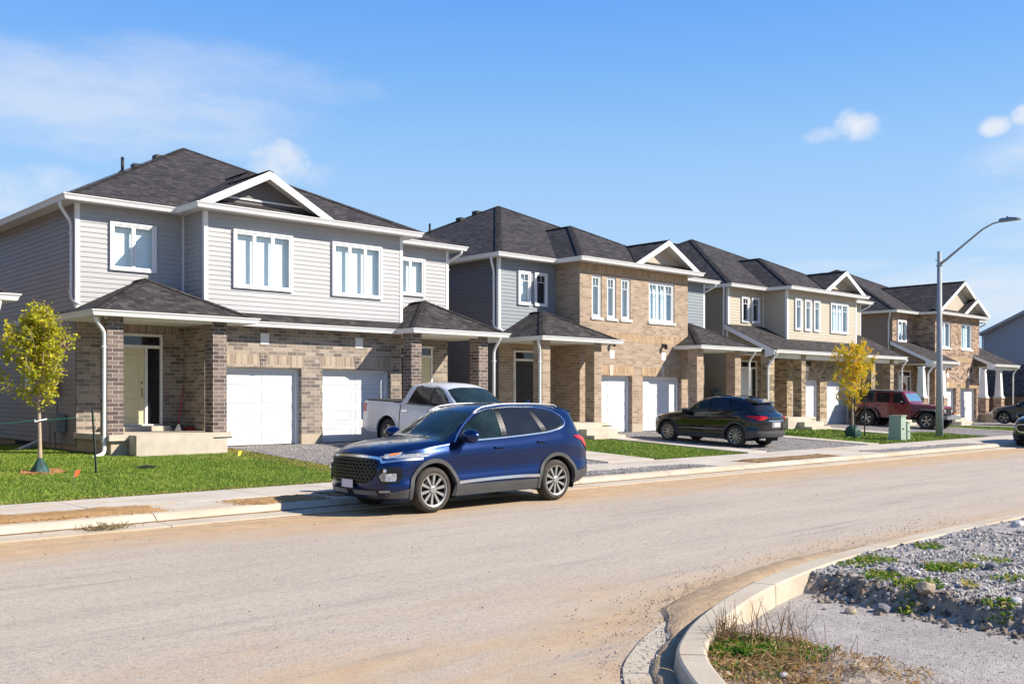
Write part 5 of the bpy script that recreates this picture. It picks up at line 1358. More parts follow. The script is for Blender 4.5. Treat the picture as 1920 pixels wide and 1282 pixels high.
mb=MB(); mb.add([(3.75,-.012,1.70),(3.95,-.02,1.68),(3.95,.02,1.68),(3.75,.012,1.70),(3.94,-.005,1.77),(3.94,.005,1.77)],[(0,1,4),(3,5,2),(0,4,5,3),(1,2,5,4)]); mb.build('antenna_fin',bluep,b.root,uv=False)
b.place((8.745,12.19+.945,.012),0)
# ---- black crossover on the driveway
P2=dict(SUVP); P2.update(L=4.55,W=1.84,axles=(.88,3.58),wz=.36,ar=.405,chr=False,nf=.42,nb=.30,
 zb=[(0,.27),(.3,.22),(1.5,.225),(3.7,.24),(4.3,.30),(4.55,.36)],
 zs=[(0,.78),(.15,.83),(.5,.90),(1.0,.955),(1.5,1.0),(3.0,1.08),(3.9,1.14),(4.3,1.12),(4.55,1.0)],
 zt=[(0,.84),(.05,.88),(.2,.93),(.6,1.0),(1.1,1.07),(1.28,1.11),(1.55,1.26),(1.9,1.45),(2.2,1.56),(2.6,1.63),(3.0,1.635),(3.5,1.60),(3.82,1.55),(4.0,1.48),(4.18,1.30),(4.34,1.13),(4.46,1.06),(4.55,.98)],
 wb=[(0,.76),(.25,.87),(.8,.91),(1.6,.90),(3.1,.905),(3.7,.915),(4.3,.88),(4.55,.80)],
 ws=[(0,.66),(.3,.76),(.9,.85),(1.6,.86),(3.0,.865),(3.6,.86),(4.2,.78),(4.55,.70)],
 wt=[(0,.5),(.6,.62),(1.15,.71),(1.35,.70),(1.6,.67),(2.0,.63),(2.5,.60),(3.3,.59),(4.0,.56),(4.3,.54),(4.55,.52)],
 wn=[('f',[(1.58,1.06),(2.46,1.11)],[(1.60,1.09),(1.85,1.30),(2.1,1.42),(2.46,1.50)],cglass),('r',[(2.60,1.115),(3.35,1.17)],[(2.57,1.515),(2.9,1.53),(3.15,1.52)],cglass2),('q',[(3.43,1.18),(3.72,1.23)],[(3.26,1.49),(3.52,1.44),(3.74,1.31)],cglass2)],
 trim=[([(1.50,1.045),(2.0,1.07),(2.6,1.095),(3.4,1.155),(3.78,1.205)],.018)],
 dl=[[(1.50,.40),(1.475,.7),(1.50,1.02)],[(2.53,.30),(2.53,.7),(2.545,1.10)],[(3.12,.4),(3.25,.72),(3.42,.95),(3.42,1.14)]],
 handles=[(2.38,.92),(3.28,.97)],sill=([(1.27,.235),(3.2,.245)],[(1.30,.38),(3.17,.38)]),sillt=[],rail=[(2.1,1.48),(2.5,1.56),(3.0,1.575),(3.6,1.55)],
 ws_=([(1.20,-.76),(1.15,0),(1.20,.76)],[(2.1,-.58),(2.02,0),(2.1,.58)]),rg=([(-.60,1.16),(.60,1.16)],[(-.50,1.44),(.50,1.44)]))
blackp=paint('black_car_paint',(.004,.004,.005),.0,.08)
c=suv('black_crossover','black crossover with red tail lamps parked nose in on a gravel driveway',P2,blackp)
c.wheels(.355,.225,.225,spokes=10,twin=False,sw=.048)
c.mirror(1.68,1.10,.90,blackp,.95)
for v,sg in (('side',-1),('side2',1)):
    c.patch(v,[(3.98,.99),(4.2,.93),(4.4,.89)],[(3.93,1.03),(4.2,1.03),(4.42,1.02)],redl,'tail_lamp',.012,.02,16,5)
    c.patch('back',[(sg*.44,.98),(sg*.62,.90),(sg*.78,.88)],[(sg*.44,1.0),(sg*.62,1.02),(sg*.78,1.02)],redl,'tail_lamp',.014,.02,14,5)
    c.patch('back',[(sg*.62,.46),(sg*.78,.47)],[(sg*.62,.50),(sg*.78,.52)],redl,'reflector',.012,.02,8,3)
    c.patch('front',[(sg*.45,.66),(sg*.72,.70)],[(sg*.45,.74),(sg*.74,.80)],lampc,'headlamp',.01,.02,12,4)
c.patch('back',[(-.78,.33),(0,.31),(.78,.33)],[(-.80,.55),(0,.56),(.80,.55)],archm,'bumper_cladding',.02,.03,20,5)
c.patch('back',[(-.42,.86),(.42,.86)],[(-.42,.89),(.42,.89)],chrome,'tailgate_trim',.014,.02,12,2)
c.patch('back',[(-.26,.66),(.26,.66)],[(-.26,.84),(.26,.84)],greym,'plate_recess',.006,.02,10,4)
c.patch('back',[(-.15,.69),(.15,.69)],[(-.15,.81),(.15,.81)],platem,'number_plate',.014,.01,6,3)
c.patch('back',[(-.05,1.17),(.38,1.22)],[(-.05,1.18),(.38,1.235)],linerm,'wiper',.03,.01,6,1)
mb=MB(); V=[(3.70,-.55,1.50),(3.70,.55,1.50),(4.14,.50,1.42),(4.14,-.50,1.42),(3.70,-.55,1.565),(3.70,.55,1.565),(4.12,.51,1.46),(4.12,-.51,1.46)]
mb.add(V,[(0,3,2,1),(4,5,6,7),(0,1,5,4),(1,2,6,5),(2,3,7,6),(3,0,4,7)]); mb.build('spoiler',blackp,c.root,uv=False)
mb=MB(); mb.add([(3.45,-.012,1.60),(3.65,-.02,1.575),(3.65,.02,1.575),(3.45,.012,1.60),(3.64,-.005,1.67),(3.64,.005,1.67)],[(0,1,4),(3,5,2),(0,4,5,3),(1,2,5,4)]); mb.build('antenna_fin',blackp,c.root,uv=False)
mb=MB(); mb.tube([(4.35,-.62,.30),(4.52,-.62,.30)],.04,12); mb.build('exhaust',chrome,c.root,uv=False)
# nose towards the house: local -x -> +y
c.place((26.72+.92,18.25+3.58,.36),R(-90),rx=0)
c.root.rotation_euler=(0,R(2.1)*1.0,R(-90)); CX=c
# ---- partial cars at the right edge
P3=dict(P2); g=suv('grey_hatchback','dark grey car cut off by the right edge, in front of the last porch',P3,paint('grey_car_paint',(.06,.055,.055),.3,.3))
g.wheels(.34,.22,.225,spokes=5,twin=True,sw=.04); g.mirror(1.68,1.10,.90,blackg,.95)
for sg in (-1,1):
    g.patch('front',[(sg*.45,.62),(sg*.72,.66)],[(sg*.45,.72),(sg*.74,.80)],lampc,'headlamp',.01,.02,12,4)
    g.patch('side' if sg<0 else 'side2',[(.26,.68),(.5,.76)],[(.26,.78),(.52,.83)],lampc,'headlamp',.01,.02,12,4)
g.place((58.5+.92,21.9+.88,.29),R(-90))
P4=dict(P); P4.update(nf=.45)
d=suv('black_suv','black suv cut off by the right edge, its grille facing the camera',P4,blackp); d.wheels(.362,.235,.235,spokes=5,twin=True,sw=.05); d.mirror(1.63,1.13,.93,blackp)
d.patch('front',[(-.55,.58),(0,.56),(.55,.58)],[(-.60,.78),(0,.80),(.60,.78)],blackg,'grille',.006,.01,20,6)
d.strip('front',[(-.62,.79),(-.55,.57),(0,.55),(.55,.57),(.62,.79),(0,.815),(-.62,.79)],.03,chrome,'grille_frame',.016,.02)
for sg in (-1,1):
    d.patch('front',[(sg*.64,.68),(sg*.86,.72)],[(sg*.66,.82),(sg*.88,.88)],lampc,'headlamp',.012,.02,12,5); d.patch('side' if sg<0 else 'side2',[(.24,.74),(.5,.82)],[(.24,.86),(.52,.90)],lampc,'headlamp',.012,.02,12,4); d.patch('front',[(sg*.62,.42),(sg*.82,.42)],[(sg*.62,.52),(sg*.82,.52)],blackg,'fog_lamp',.012,.02,10,3)
d.patch('front',[(-.60,.32),(.60,.32)],[(-.60,.42),(.60,.42)],blackg,'lower_grille',.01,.01,14,3)
d.place((37.8,13.1,.012),0)
# ---- silver pickup
PT=dict(L=5.8,W=2.02,axles=(1.0,4.56),wz=.42,ar=.50,ub=.36,nf=.20,nb=.05,lean=1.,NX=160,smooth=1,bul=.012,crp=2.6,
 zb=[(0,.40),(.4,.38),(5.5,.42),(5.8,.48)],zs=[(0,1.06),(.4,1.13),(1.4,1.17),(1.8,1.21),(3.9,1.24),(4.0,1.26),(5.7,1.28),(5.8,1.26)],
 zt=[(0,1.10),(.08,1.16),(.5,1.22),(1.45,1.26),(1.62,1.32),(2.0,1.58),(2.35,1.80),(2.7,1.875),(3.3,1.885),(3.72,1.86),(3.86,1.77),(3.97,1.45),(4.02,1.31),(4.2,1.30),(5.75,1.30),(5.8,1.28)],
 wb=[(0,.93),(.3,.99),(1.5,.995),(5.5,1.0),(5.8,.97)],ws=[(0,.86),(.4,.93),(1.5,.95),(3.9,.955),(4.1,.96),(5.6,.96),(5.8,.94)],
 wt=[(0,.75),(1.4,.82),(1.7,.83),(2.2,.74),(2.7,.70),(3.6,.70),(3.9,.76),(4.05,.93),(5.8,.92)],cr=[(0,.04),(1.5,.05),(2.2,.09),(3.7,.08),(4.05,.02),(5.8,.015)],
 fp=[(0,0),(1.3,.05)],bp=[(0,0),(1.3,0)],side=[(0,-.03),(.15,0),(.4,.01),(.55,.0),(.8,.01),(.95,.005),(1,-.01)])
silver=paint('silver_white_paint',(.60,.61,.66),.15,.35)
t=Car('pickup_truck','silver crew cab pickup truck backed up to the second garage door of the grey house','truck',PT,silver)
t.archs(.50,.54,silver,off=.018)
def tk(v):
    t.patch(v,[(1.92,1.27),(2.75,1.28)],[(1.94,1.29),(2.2,1.52),(2.45,1.70),(2.75,1.79)],cglass2,'side_window',.004,.012,24,8)
    t.patch(v,[(2.86,1.28),(3.74,1.29)],[(2.84,1.80),(3.3,1.80),(3.60,1.75)],cglass2,'side_window',.004,.012,24,8)
    t.patch(v,[(2.74,1.285),(2.88,1.285)],[(2.74,1.79),(2.86,1.80)],blackg,'pillar_trim',.005,.01,4,8)
    t.strip(v,[(1.85,1.255),(2.8,1.262),(3.8,1.272)],.016,blackg,'window_trim',.008)
    t.strip(v,[(2.80,.45),(2.80,.85),(2.80,1.24)],.008,linerm,'door_gap',.003,.006)
    t.strip(v,[(4.0,.42),(4.0,.85),(4.0,1.25)],.03,linerm,'cab_gap',.003,.006); t.strip(v,[(1.72,.45),(1.70,.85),(1.74,1.2)],.008,linerm,'door_gap',.003,.006)
    for hx in (2.62,3.78): t.patch(v,[(hx-.13,1.06),(hx+.10,1.06)],[(hx-.13,1.095),(hx+.10,1.095)],chrome,'door_handle',.035,.03,8,3)
    t.patch(v,[(5.62,.98),(5.79,.98)],[(5.60,1.22),(5.79,1.22)],redl,'tail_lamp',.012,.02,8,8)
t.both(tk)
t.patch('top',[(1.62,-.84),(1.55,0),(1.62,.84)],[(2.32,-.70),(2.28,0),(2.32,.70)],cglass,'windscreen',.005,.012,22,12)
t.patch('top',[(4.10,-.88),(4.10,.88)],[(5.74,-.88),(5.74,.88)],blackg if 0 else plain('bed_cover',(.045,.04,.036),.75,var=.15),'bed_cover',.035,.03,14,14)
mb=MB(); mb.box(5.80,5.98,-.95,.95,.50,.72); mb.build('rear_bumper',chrome,t.root,uv=False); mb=MB(); mb.box(-.02,.12,-.93,.93,.48,.72); mb.build('front_bumper',chrome,t.root,uv=False)
t.patch('front',[(-.55,.78),(.55,.78)],[(-.55,1.08),(.55,1.08)],blackg,'grille',.01,.02,12,6)
for sg in (-1,1): t.patch('front',[(sg*.60,.85),(sg*.92,.85)],[(sg*.60,1.05),(sg*.92,1.05)],lampc,'headlamp',.01,.02,8,6)
mb=MB(); mb.tube([(1.35,-.80,1.2),(1.37,-.80,2.05)],.006,6); mb.build('antenna',darkm,t.root,uv=False)
t.wheels(.415,.27,.25,spokes=5,twin=False,sw=.10); t.mirror(1.98,1.27,.98,blackg,1.0)
TX=16.12+1.01
# tail towards the house: nose points to the street (-y): local -x -> -y
t.place((TX,17.85,.22),R(90)); t.root.rotation_euler=(0,R(-2.4),R(90))
# ---- maroon off-roader
PJ=dict(L=4.35,W=1.62,axles=(.62,3.57),wz=.41,ar=.50,ub=.42,nf=.03,nb=.02,lean=1.,NX=140,smooth=1,bul=.004,crp=4.,
 zb=[(0,.60),(.3,.50),(4.3,.50)],zs=[(0,1.0),(.1,1.08),(1.4,1.17),(1.6,1.18),(4.35,1.18)],
 zt=[(0,1.08),(.06,1.13),(.7,1.18),(1.38,1.22),(1.46,1.25),(1.62,1.45),(1.80,1.68),(1.88,1.75),(2.1,1.79),(3.9,1.80),(4.2,1.77),(4.30,1.55),(4.35,1.2)],
 wb=[(0,.50),(.1,.56),(1.3,.74),(1.5,.79),(4.2,.79),(4.35,.77)],ws=[(0,.48),(.1,.54),(1.3,.70),(1.5,.77),(4.2,.77),(4.35,.75)],
 wt=[(0,.42),(1.3,.62),(1.5,.72),(1.8,.68),(4.2,.67),(4.35,.67)],cr=[(0,.03),(1.4,.04),(2.,.03),(4.35,.03)],fp=[(0,0),(1.2,0)],bp=[(0,0),(1.2,0)],side=[(0,0),(1,0)])
maroon=paint('maroon_paint',(.17,.005,.012),.0,.3)
j=Car('offroad_car','maroon four-door boxy off-road car with black hard top and fenders parked under the yellow tree','car',PJ,maroon)
def jk(v):
    j.patch(v,[(1.62,1.22),(2.32,1.22)],[(1.68,1.30),(1.88,1.66),(2.32,1.66)],cglass,'side_window',.005,.012,16,8)
    j.patch(v,[(2.48,1.22),(3.12,1.22)],[(2.48,1.66),(3.12,1.66)],cglass2,'side_window',.005,.012,12,8)
    j.patch(v,[(3.22,1.17),(4.24,1.17)],[(3.22,1.72),(4.20,1.72)],archm,'hard_top_side',.004,.012,16,8)
    j.patch(v,[(3.34,1.24),(4.10,1.24)],[(3.34,1.64),(4.06,1.64)],cglass2,'side_window',.010,.012,12,8)
    j.patch(v,[(1.92,1.705),(4.20,1.705)],[(1.90,1.755),(4.22,1.755)],archm,'hard_top_edge',.006,.012,24,3)
    for pts in ([(1.56,.56),(1.54,.9),(1.56,1.17)],[(2.40,.52),(2.40,1.0),(2.40,1.66)],[(3.17,.9),(3.19,1.1),(3.19,1.66)]): j.strip(v,pts,.010,linerm,'door_gap',.003,.006)
    for hx in (2.22,3.02): j.patch(v,[(hx-.08,1.04),(hx+.08,1.04)],[(hx-.08,1.07),(hx+.08,1.07)],blackg,'door_handle',.03,.03,8,2)
    j.strip(v,[(1.62,1.19),(1.80,1.50),(1.90,1.70)],.05,maroon,'pillar',.012,.02)
j.both(jk)
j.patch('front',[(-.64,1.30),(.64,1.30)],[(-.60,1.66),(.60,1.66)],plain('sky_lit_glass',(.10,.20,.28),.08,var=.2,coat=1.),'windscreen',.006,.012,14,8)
j.patch('top',[(1.98,-.64),(1.98,.64)],[(4.12,-.64),(4.12,.64)],plain('hard_top',(.11,.105,.10),.6,var=.1),'hard_top',.012,.02,14,14)
j.patch('front',[(-.42,.68),(.42,.68)],[(-.44,1.02),(.44,1.02)],blackg,'grille',.006,.01,12,6)
for sd in (-1,1):
    for a in PJ['axles']:
        mb=MB(); Q=[(-.64,.50),(-.56,.72),(-.38,.90),(.34,.92),(.56,.74),(.72,.52)]; y0=sd*.60;y1=sd*.92
        for (p,q),(r_,s_) in zip(Q,Q[1:]):
            V=[(a+p,y0,q),(a+r_,y0,s_),(a+r_,y1,s_-.03),(a+p,y1,q-.03)]; V+=[(x,y,z+.055) for x,y,z in V]
            mb.add(V,[(0,3,2,1),(4,5,6,7),(0,1,5,4),(1,2,6,5),(2,3,7,6),(3,0,4,7)])
        mb.build('fender_flare',archm,j.root,uv=False)
    mb=MB(); mb.lathe([(0,-.03),(.085,-.02),(.095,.02)],(-.0,sd*.36,.88),'x',16); mb.build('headlamp',lampc,j.root,uv=False)
    mb=MB(); mb.box(-.02,.10,sd*.72-.07,sd*.72+.07,.76,.82); mb.build('turn_signal',amber,j.root,uv=False)
    mb=MB(); mb.box(4.33,4.40,sd*.66-.06,sd*.66+.06,.80,1.0); mb.build('tail_lamp',redl,j.root,uv=False)
mb=MB(); mb.box(-.30,-.06,-.72,.72,.52,.68); mb.box(-.28,-.1,-.30,.30,.68,.73); mb.build('front_bumper',greym,j.root,uv=False)
mb=MB(); mb.box(4.36,4.52,-.75,.75,.52,.68); mb.build('rear_bumper',archm,j.root,uv=False)
mb=MB(); mb.lathe([(.12,.0),(.36,.0),(.395,.04),(.395,.20),(.34,.25),(.2,.24),(0,.22)],(4.38,0,1.0),'x',28); mb.build('spare_wheel',tyrem,j.root,smooth=True,uv=False)
J=PJ; J['W']=1.86; j.wheels(.41,.27,.235,spokes=5,twin=False,sw=.10); j.mirror(1.86,1.25,.78,blackg,.9)
j.place((45.25+.93,20.4-.62+.0,.27),R(90)); j.root.rotation_euler=(0,R(-1.9),R(90))
# ------------------------------------------------------------------ trees
barkm=plain('young_bark',(.42,.31,.22),.85,var=.2,vs=12,bump=.01,bs=60)
def leafmat(name,stops):
    m=bpy.data.materials.new(name); k=NT(m); g_=k.n('ShaderNodeNewGeometry'); c=k.ramp(g_.outputs['Random Per Island'],stops); k.l(c,k.b.inputs['Base Color']); k.set(.5,spec=.3)
    tr=k.n('ShaderNodeBsdfTranslucent'); k.l(c,tr.inputs[0]); mx=k.n('ShaderNodeMixShader'); mx.inputs[0].default_value=.48; out=[n for n in k.t.nodes if n.type=='OUTPUT_MATERIAL'][0]
    k.l(k.b.outputs[0],mx.inputs[1]); k.l(tr.outputs[0],mx.inputs[2]); k.l(mx.outputs[0],out.inputs[0]); return m
def tree(name,label,base,H,h0,prof,leaf,lm,nb,nl,seed,trunk=.045,kind='round'):
    rnd=random.Random(seed); root=empty(name,base,label,'tree'); bx,by,bz=base
    mb=MB(); P=[]
    for i in range(12):
        t=i/11; P.append((bx+.05*math.sin(t*3+seed)*t,by+.04*math.sin(t*4.1)*t,bz+H*.93*t))
    mb.tube(P,[trunk*(1-.85*(i/11)) for i in range(12)],8)
    tips=[]
    def at(t): 
        q=t*11; i=min(10,int(q)); f=q-i; return Vector(P[i]).lerp(Vector(P[i+1]),f)
    for n in range(nb):
        t=h0/H+(1-h0/H)*((n+.3)/nb)**.9*.93; o=at(min(.99,t)); a=n*2.4+rnd.random()*.6
        tt=(t-h0/H)/(1-h0/H); L=interp(prof,tt)*rnd.uniform(.72,1.12); up=rnd.uniform(.9,1.5)*(1 if tt<.4 else .8)
        pts=[o]; d=Vector((math.cos(a),math.sin(a),up)).normalized(); L2=L/max(.45,math.hypot(d.x,d.y))
        for s_ in range(1,6):
            d=(d+Vector((rnd.gauss(0,.10),rnd.gauss(0,.10),.03+rnd.gauss(0,.06)))).normalized(); pts.append(pts[-1]+d*L2/5)
        mb.tube(pts,[trunk*.42*(1-.8*i/5)*(1-.4*tt) for i in range(6)],5)
        for s_ in range(1,6):
            tips.append((pts[s_],.6+.4*s_/5))
            for m in range(2):
                e=pts[s_]+Vector((rnd.gauss(0,1),rnd.gauss(0,1),rnd.gauss(.3,.7))).normalized()*rnd.uniform(.10,.26); mb.tube([pts[s_],e],[.006,.003],4); tips.append((e,1))
                e2=pts[s_].lerp(e,.5); tips.append((e2,.7))
    mb.build('trunk',barkm,root,smooth=True,uv=False)
    V=[];F=[]
    for i in range(nl):
        p,w=rnd.choice(tips); q=p+Vector((rnd.gauss(0,.055),rnd.gauss(0,.055),rnd.gauss(-.01,.055))); s_=leaf*rnd.uniform(.6,1.25); 
        M=Matrix.Rotation(rnd.random()*6.28,3,'Z')@Matrix.Rotation(rnd.gauss(.6,.6),3,'X')@Matrix.Rotation(rnd.gauss(0,.5),3,'Y'); b_=len(V)
        if kind=='round': sh=[(0,-.5,0),(.42,-.18,.08),(.46,.2,.05),(0,.5,-.06),(-.46,.2,.05),(-.42,-.18,.08)]
        else: sh=[(0,-.9,0),(.20,-.3,.05),(.17,.35,.02),(0,.95,-.12),(-.17,.35,.02),(-.20,-.3,.05)]
        for c_ in sh: w_=M@Vector(c_)*s_; V.append(tuple(q+w_))
        F+=[(b_,b_+1,b_+2,b_+3),(b_,b_+3,b_+4,b_+5)]
    mb=MB(); mb.add(V,F); mb.build('crown',lm,root,uv=False); return root
gm=leafmat('yellow_green_leaves',[(0.,(.30,.33,.02)),(.4,(.47,.47,.03)),(.8,(.62,.56,.035)),(1.,(.36,.24,.04))])
ym=leafmat('golden_leaves',[(0.,(.34,.42,.03)),(.3,(.66,.58,.03)),(.7,(.86,.58,.02)),(1.,(.80,.40,.02))])
z1=zg(6.5,20.7)
tree('young_tree','young tree with round yellow-green crown on the lawn at the left, tied between two stakes',(6.52,20.75,z1),3.42,1.35,[(0,.48),(.2,.74),(.42,.68),(.68,.42),(.86,.22),(1,.08)],.064,gm,28,4800,3,.045)
z2=zg(36.2,19.2)
tree('young_tree','young tree with golden autumn leaves in front of the sand-coloured house',(36.2,19.2,z2),3.75,1.05,[(0,.5),(.28,.98),(.5,.92),(.75,.62),(.9,.42),(1,.2)],.105,ym,24,2200,11,.045,'long')
# green bags and stakes
bagm=plain('green_tree_bag',(.015,.06,.05),.55,var=.5,vs=9)
def bag(x,y,z,label,r=.2,h=.28):
    mb=MB(); n=18; V=[]
    prof=[(1.15,0),(1.0,.04),(.75,.12),(.5,.2),(.32,.26),(.26,.30)] if h<.4 else [(1.,0),(1.08,.12),(1.05,.25),(.9,.36),(.5,.44),(.3,.47)]
    for r_,hh in prof:
        for k_ in range(n): t_=k_/n*6.283; q=1+.16*math.sin(5*t_+hh*9)+.05*math.sin(11*t_); V.append((x+r*r_*q*math.cos(t_),y+r*r_*q*math.sin(t_),z+hh))
    mb.add(V,[(i*n+k_,i*n+(k_+1)%n,(i+1)*n+(k_+1)%n,(i+1)*n+k_) for i in range(len(prof)-1) for k_ in range(n)]); mb.build('tree_bag',bagm,None,label=label,cat='tree bag',loc=(x,y,z),smooth=True,uv=False)
bag(6.52,20.75,z1,'dark green bag gathered round the foot of the yellow-green tree',.17,.28)
bag(36.2,19.2,z2,'rounded dark green watering bag round the foot of the golden tree',.26,.45)
postm=plain('stake_green_metal',(.05,.07,.055),.6,.3,var=.2); postb=plain('stake_weathered',(.30,.26,.16),.7,var=.2)
def stake(x,y,lx,h,m,label): 
    z=zg(x,y); mb=MB(); mb.bar((x,y,z-.05),(x+lx,y,z+h),.05,.012); mb.bar((x,y+.012,z-.05),(x+lx,y+.012,z+h),.012,.04); mb.build('tree_stake',m,None,label=label,cat='stake',group='stakes holding the young trees',loc=(x,y,z),uv=False)
stake(7.42,20.2,-.08,1.28,postm,'dark metal stake right of the yellow-green tree, in front of the downspout')
stake(5.65,21.3,.10,1.26,postb,'pale leaning stake at the left edge beside the yellow-green tree')
stake(35.0,18.5,0.,1.62,postm,'thin dark stake left of the golden tree'); stake(36.95,19.1,0.,1.6,postm,'thin dark stake right of the golden tree by the maroon car')
tie=MB(); t0=Vector((6.53,20.75,z1+1.05)); tie.tube([(7.38,20.2,z1+1.12),t0+Vector((.08,0,.0))],.006,5); tie.tube([(5.72,21.3,z1+.95),t0-Vector((.08,0,0))],.006,5)
tie.build('tie_wire',plain('green_wire',(.02,.22,.13),.5),None,label='green wire ties stretched from the stakes to the yellow-green tree trunk',cat='tie',loc=tuple(t0),uv=False)
tw=MB(); tw.tube([t0+Vector((.10,-.03,.02)),t0+Vector((.0,-.06,.0)),t0+Vector((-.12,-.03,-.03)),t0+Vector((-.1,.05,0)),t0+Vector((.05,.06,.0)),t0+Vector((.10,-.03,.02))],.014,6); tw.build('tree_strap',white,None,label='white strap looped round the yellow-green tree trunk',cat='strap',loc=tuple(t0),uv=False)
# mulch ring, flags, loose bits
sheet('mulch',6.18,6.95,20.42,20.98,.03,mk_dirt('reddish_mulch',(.30,.13,.05),(.5,.28,.12)),res=.08,jit=.06,edge=.16)
def flag(x,y,col,label,h=.22):
    z=zg(x,y); mb=MB(); mb.cm=0; mb.bar((x,y,z),(x+.03,y,z+h),.006,.006); r_=empty('marker_flag',(x,y,z),label,'marker flag'); mb.build('wire',greym,r_,uv=False); mb=MB(); mb.add([(x+.02,y,z+h*.45),(x+.10,y+.02,z+h*.55),(x+.14,y+.01,z+h*1.02),(x+.04,y,z+h)]+[(x+.02,y+.004,z+h*.45),(x+.10,y+.024,z+h*.55),(x+.14,y+.014,z+h*1.02),(x+.04,y+.004,z+h)],[(0,1,2,3),(7,6,5,4),(0,4,5,1),(1,5,6,2),(2,6,7,3),(3,7,4,0)]); mb.build('flag',plain('flag_'+('orange' if col[1]<.3 else 'yellow'),col,.6,var=.05),r_,uv=False)
flag(6.55,19.0,(.75,.10,.02),'small orange marker flag in the grass near the pavement'); flag(11.0,21.2,(.80,.62,.05),'small yellow marker flag in the grass by the gravel drive')
mb=MB(); x,y=8.6,20.6; z=zg(x,y)+.03; mb.add([(x-.2,y-.1,z),(x+.25,y-.12,z),(x+.2,y+.12,z),(x-.22,y+.1,z),(x,y,z+.05)],[(0,1,4),(1,2,4),(2,3,4),(3,0,4)]); mb.build('plastic_scrap',darkm,None,label='scrap of black plastic lying on the lawn before the porch',cat='scrap',loc=(x,y,z),uv=False)
# utility cabinets
cabm=plain('cabinet_green',(.29,.36,.29),.5,var=.05,vs=3)
def cabinet(x,y,w,d,h,label,tilt=.04):
    z=zg(x,y); r_=empty('utility_cabinet',(x,y,z),label,'utility cabinet','green utility cabinets by the pavement'); mb=MB()
    V=[(x,y,z-.05),(x+w,y,z-.05),(x+w,y+d,z-.05),(x,y+d,z-.05),(x+tilt,y+.02,z+h),(x+w+tilt-.02,y+.02,z+h),(x+w+tilt-.02,y+d-.04,z+h),(x+tilt,y+d-.04,z+h)]
    mb.add(V,[(0,3,2,1),(4,5,6,7),(0,1,5,4),(1,2,6,5),(2,3,7,6),(3,0,4,7)]); mb.build('housing',cabm,r_,uv=False)
    mb=MB(); mb.box(x+tilt-.03,x+w+tilt+.01,y-.01,y+d-.01,z+h,z+h+.04); mb.build('lid',cabm,r_,uv=False); mb=MB(); mb.box(x+w*.35,x+w*.5,y-.012,y+.012,z+h*.45,z+h*.52); mb.build('lock',darkm,r_,uv=False)
cabinet(36.2,17.25,.42,.52,.92,'taller pale green utility cabinet on the grass by the pavement'); cabinet(37.1,17.42,.24,.26,.66,'shorter pale green utility cabinet right beside the taller one',.02)
# street lamp
lx,ly=40.9,17.85; z=zg(lx,ly); lr=empty('street_lamp',(lx,ly,z),'tall grey street lamp with a long arm reaching over the road','street lamp')
mb=MB(); mb.tube([(lx-.0,ly,z-.1),(lx,ly,z+3.),(lx,ly,7.86)],[.155,.125,.085],12); mb.build('pole',galv,lr,smooth=True,uv=False)
mb=MB(); mb.tube([(lx,ly-.05,7.35),(lx-.02,ly-.3,7.5),(lx-.03,ly-1.05,8.05),(lx-.03,ly-1.75,8.56),(lx-.03,ly-2.15,8.74),(lx-.03,ly-2.5,8.79)],[.06,.055,.045,.04,.035,.03],8)
mb.tube([(lx,ly-.12,7.28),(lx,ly+.14,7.28)],.03,6); mb.tube([(lx-.03,ly+.16,7.5),(lx-.03,ly+.08,7.5)],.02,6); mb.build('arm',galv,lr,smooth=True,uv=False)
mb=MB(); V=[];pr=[(-2.4,.10,.06),(-2.5,.13,.07),(-2.85,.16,.07),(-3.1,.13,.045),(-3.2,.05,.02)]
for dy,wd,hh in pr: V+=[(lx-.03-wd,ly+dy,8.77),(lx-.03-wd*.7,ly+dy,8.77+hh*1.8),(lx-.03+wd*.7,ly+dy,8.77+hh*1.8),(lx-.03+wd,ly+dy,8.77),(lx-.03,ly+dy,8.75-hh*.2)]
mb.add(V,[(i*5+k_,i*5+(k_+1)%5,(i+1)*5+(k_+1)%5,(i+1)*5+k_) for i in range(4) for k_ in range(5)]+[(4,3,2,1,0),(20,21,22,23,24)]); hd=mb.build('lamp_head',greym,lr,uv=False)
mb=MB(); mb.lathe([(.035,0),(.035,.06),(0,.07)],(lx-.03,ly-2.7,8.89),'z',10); mb.build('photocell',darkm,hd,uv=False)
# downspout splash piece and white trough on the lawn
mb=MB(); mb.bar((7.3,26.4,.30),(8.85,28.3,.62),.12,.09); mb.build('downspout_extension',white,None,label='loose white downspout extension lying on the lawn at the left edge',cat='downspout',loc=(7.3,26.4,.3),uv=False)
# weeds
def weeds(name,spots,mat,label,kindw,cat='weeds',kind='stuff'):
    V=[];F=[]
    for (x,y,r_,n,h) in spots:
        for i in range(n):
            a=random.random()*6.283; rr=r_*math.sqrt(random.random()); px=x+rr*math.cos(a);py=y+rr*math.sin(a)
            if py>yB(px)-.02: continue
            pz=lotz(px,py)-.005; hh=h*random.uniform(.4,1.2); l=Vector((random.gauss(0,.5),random.gauss(0,.5),1)).normalized()*hh; b_=len(V); wd=random.uniform(.3,1)*kindw
            t_=random.random()*6.28; w_=Vector((math.cos(t_),math.sin(t_),0))*wd; p=Vector((px,py,pz))
            V+=[tuple(p-w_*.4),tuple(p+w_*.4),tuple(p+l*.55+w_+Vector((0,0,.01))),tuple(p+l+Vector((l.x*.5,l.y*.5,-hh*.2))),tuple(p+l*.55-w_)]; F.append((b_,b_+1,b_+2,b_+3,b_+4))
    mb=MB(); mb.add(V,F); mb.build(name,mat,None,kind=kind,label=label,cat=cat,uv=False)
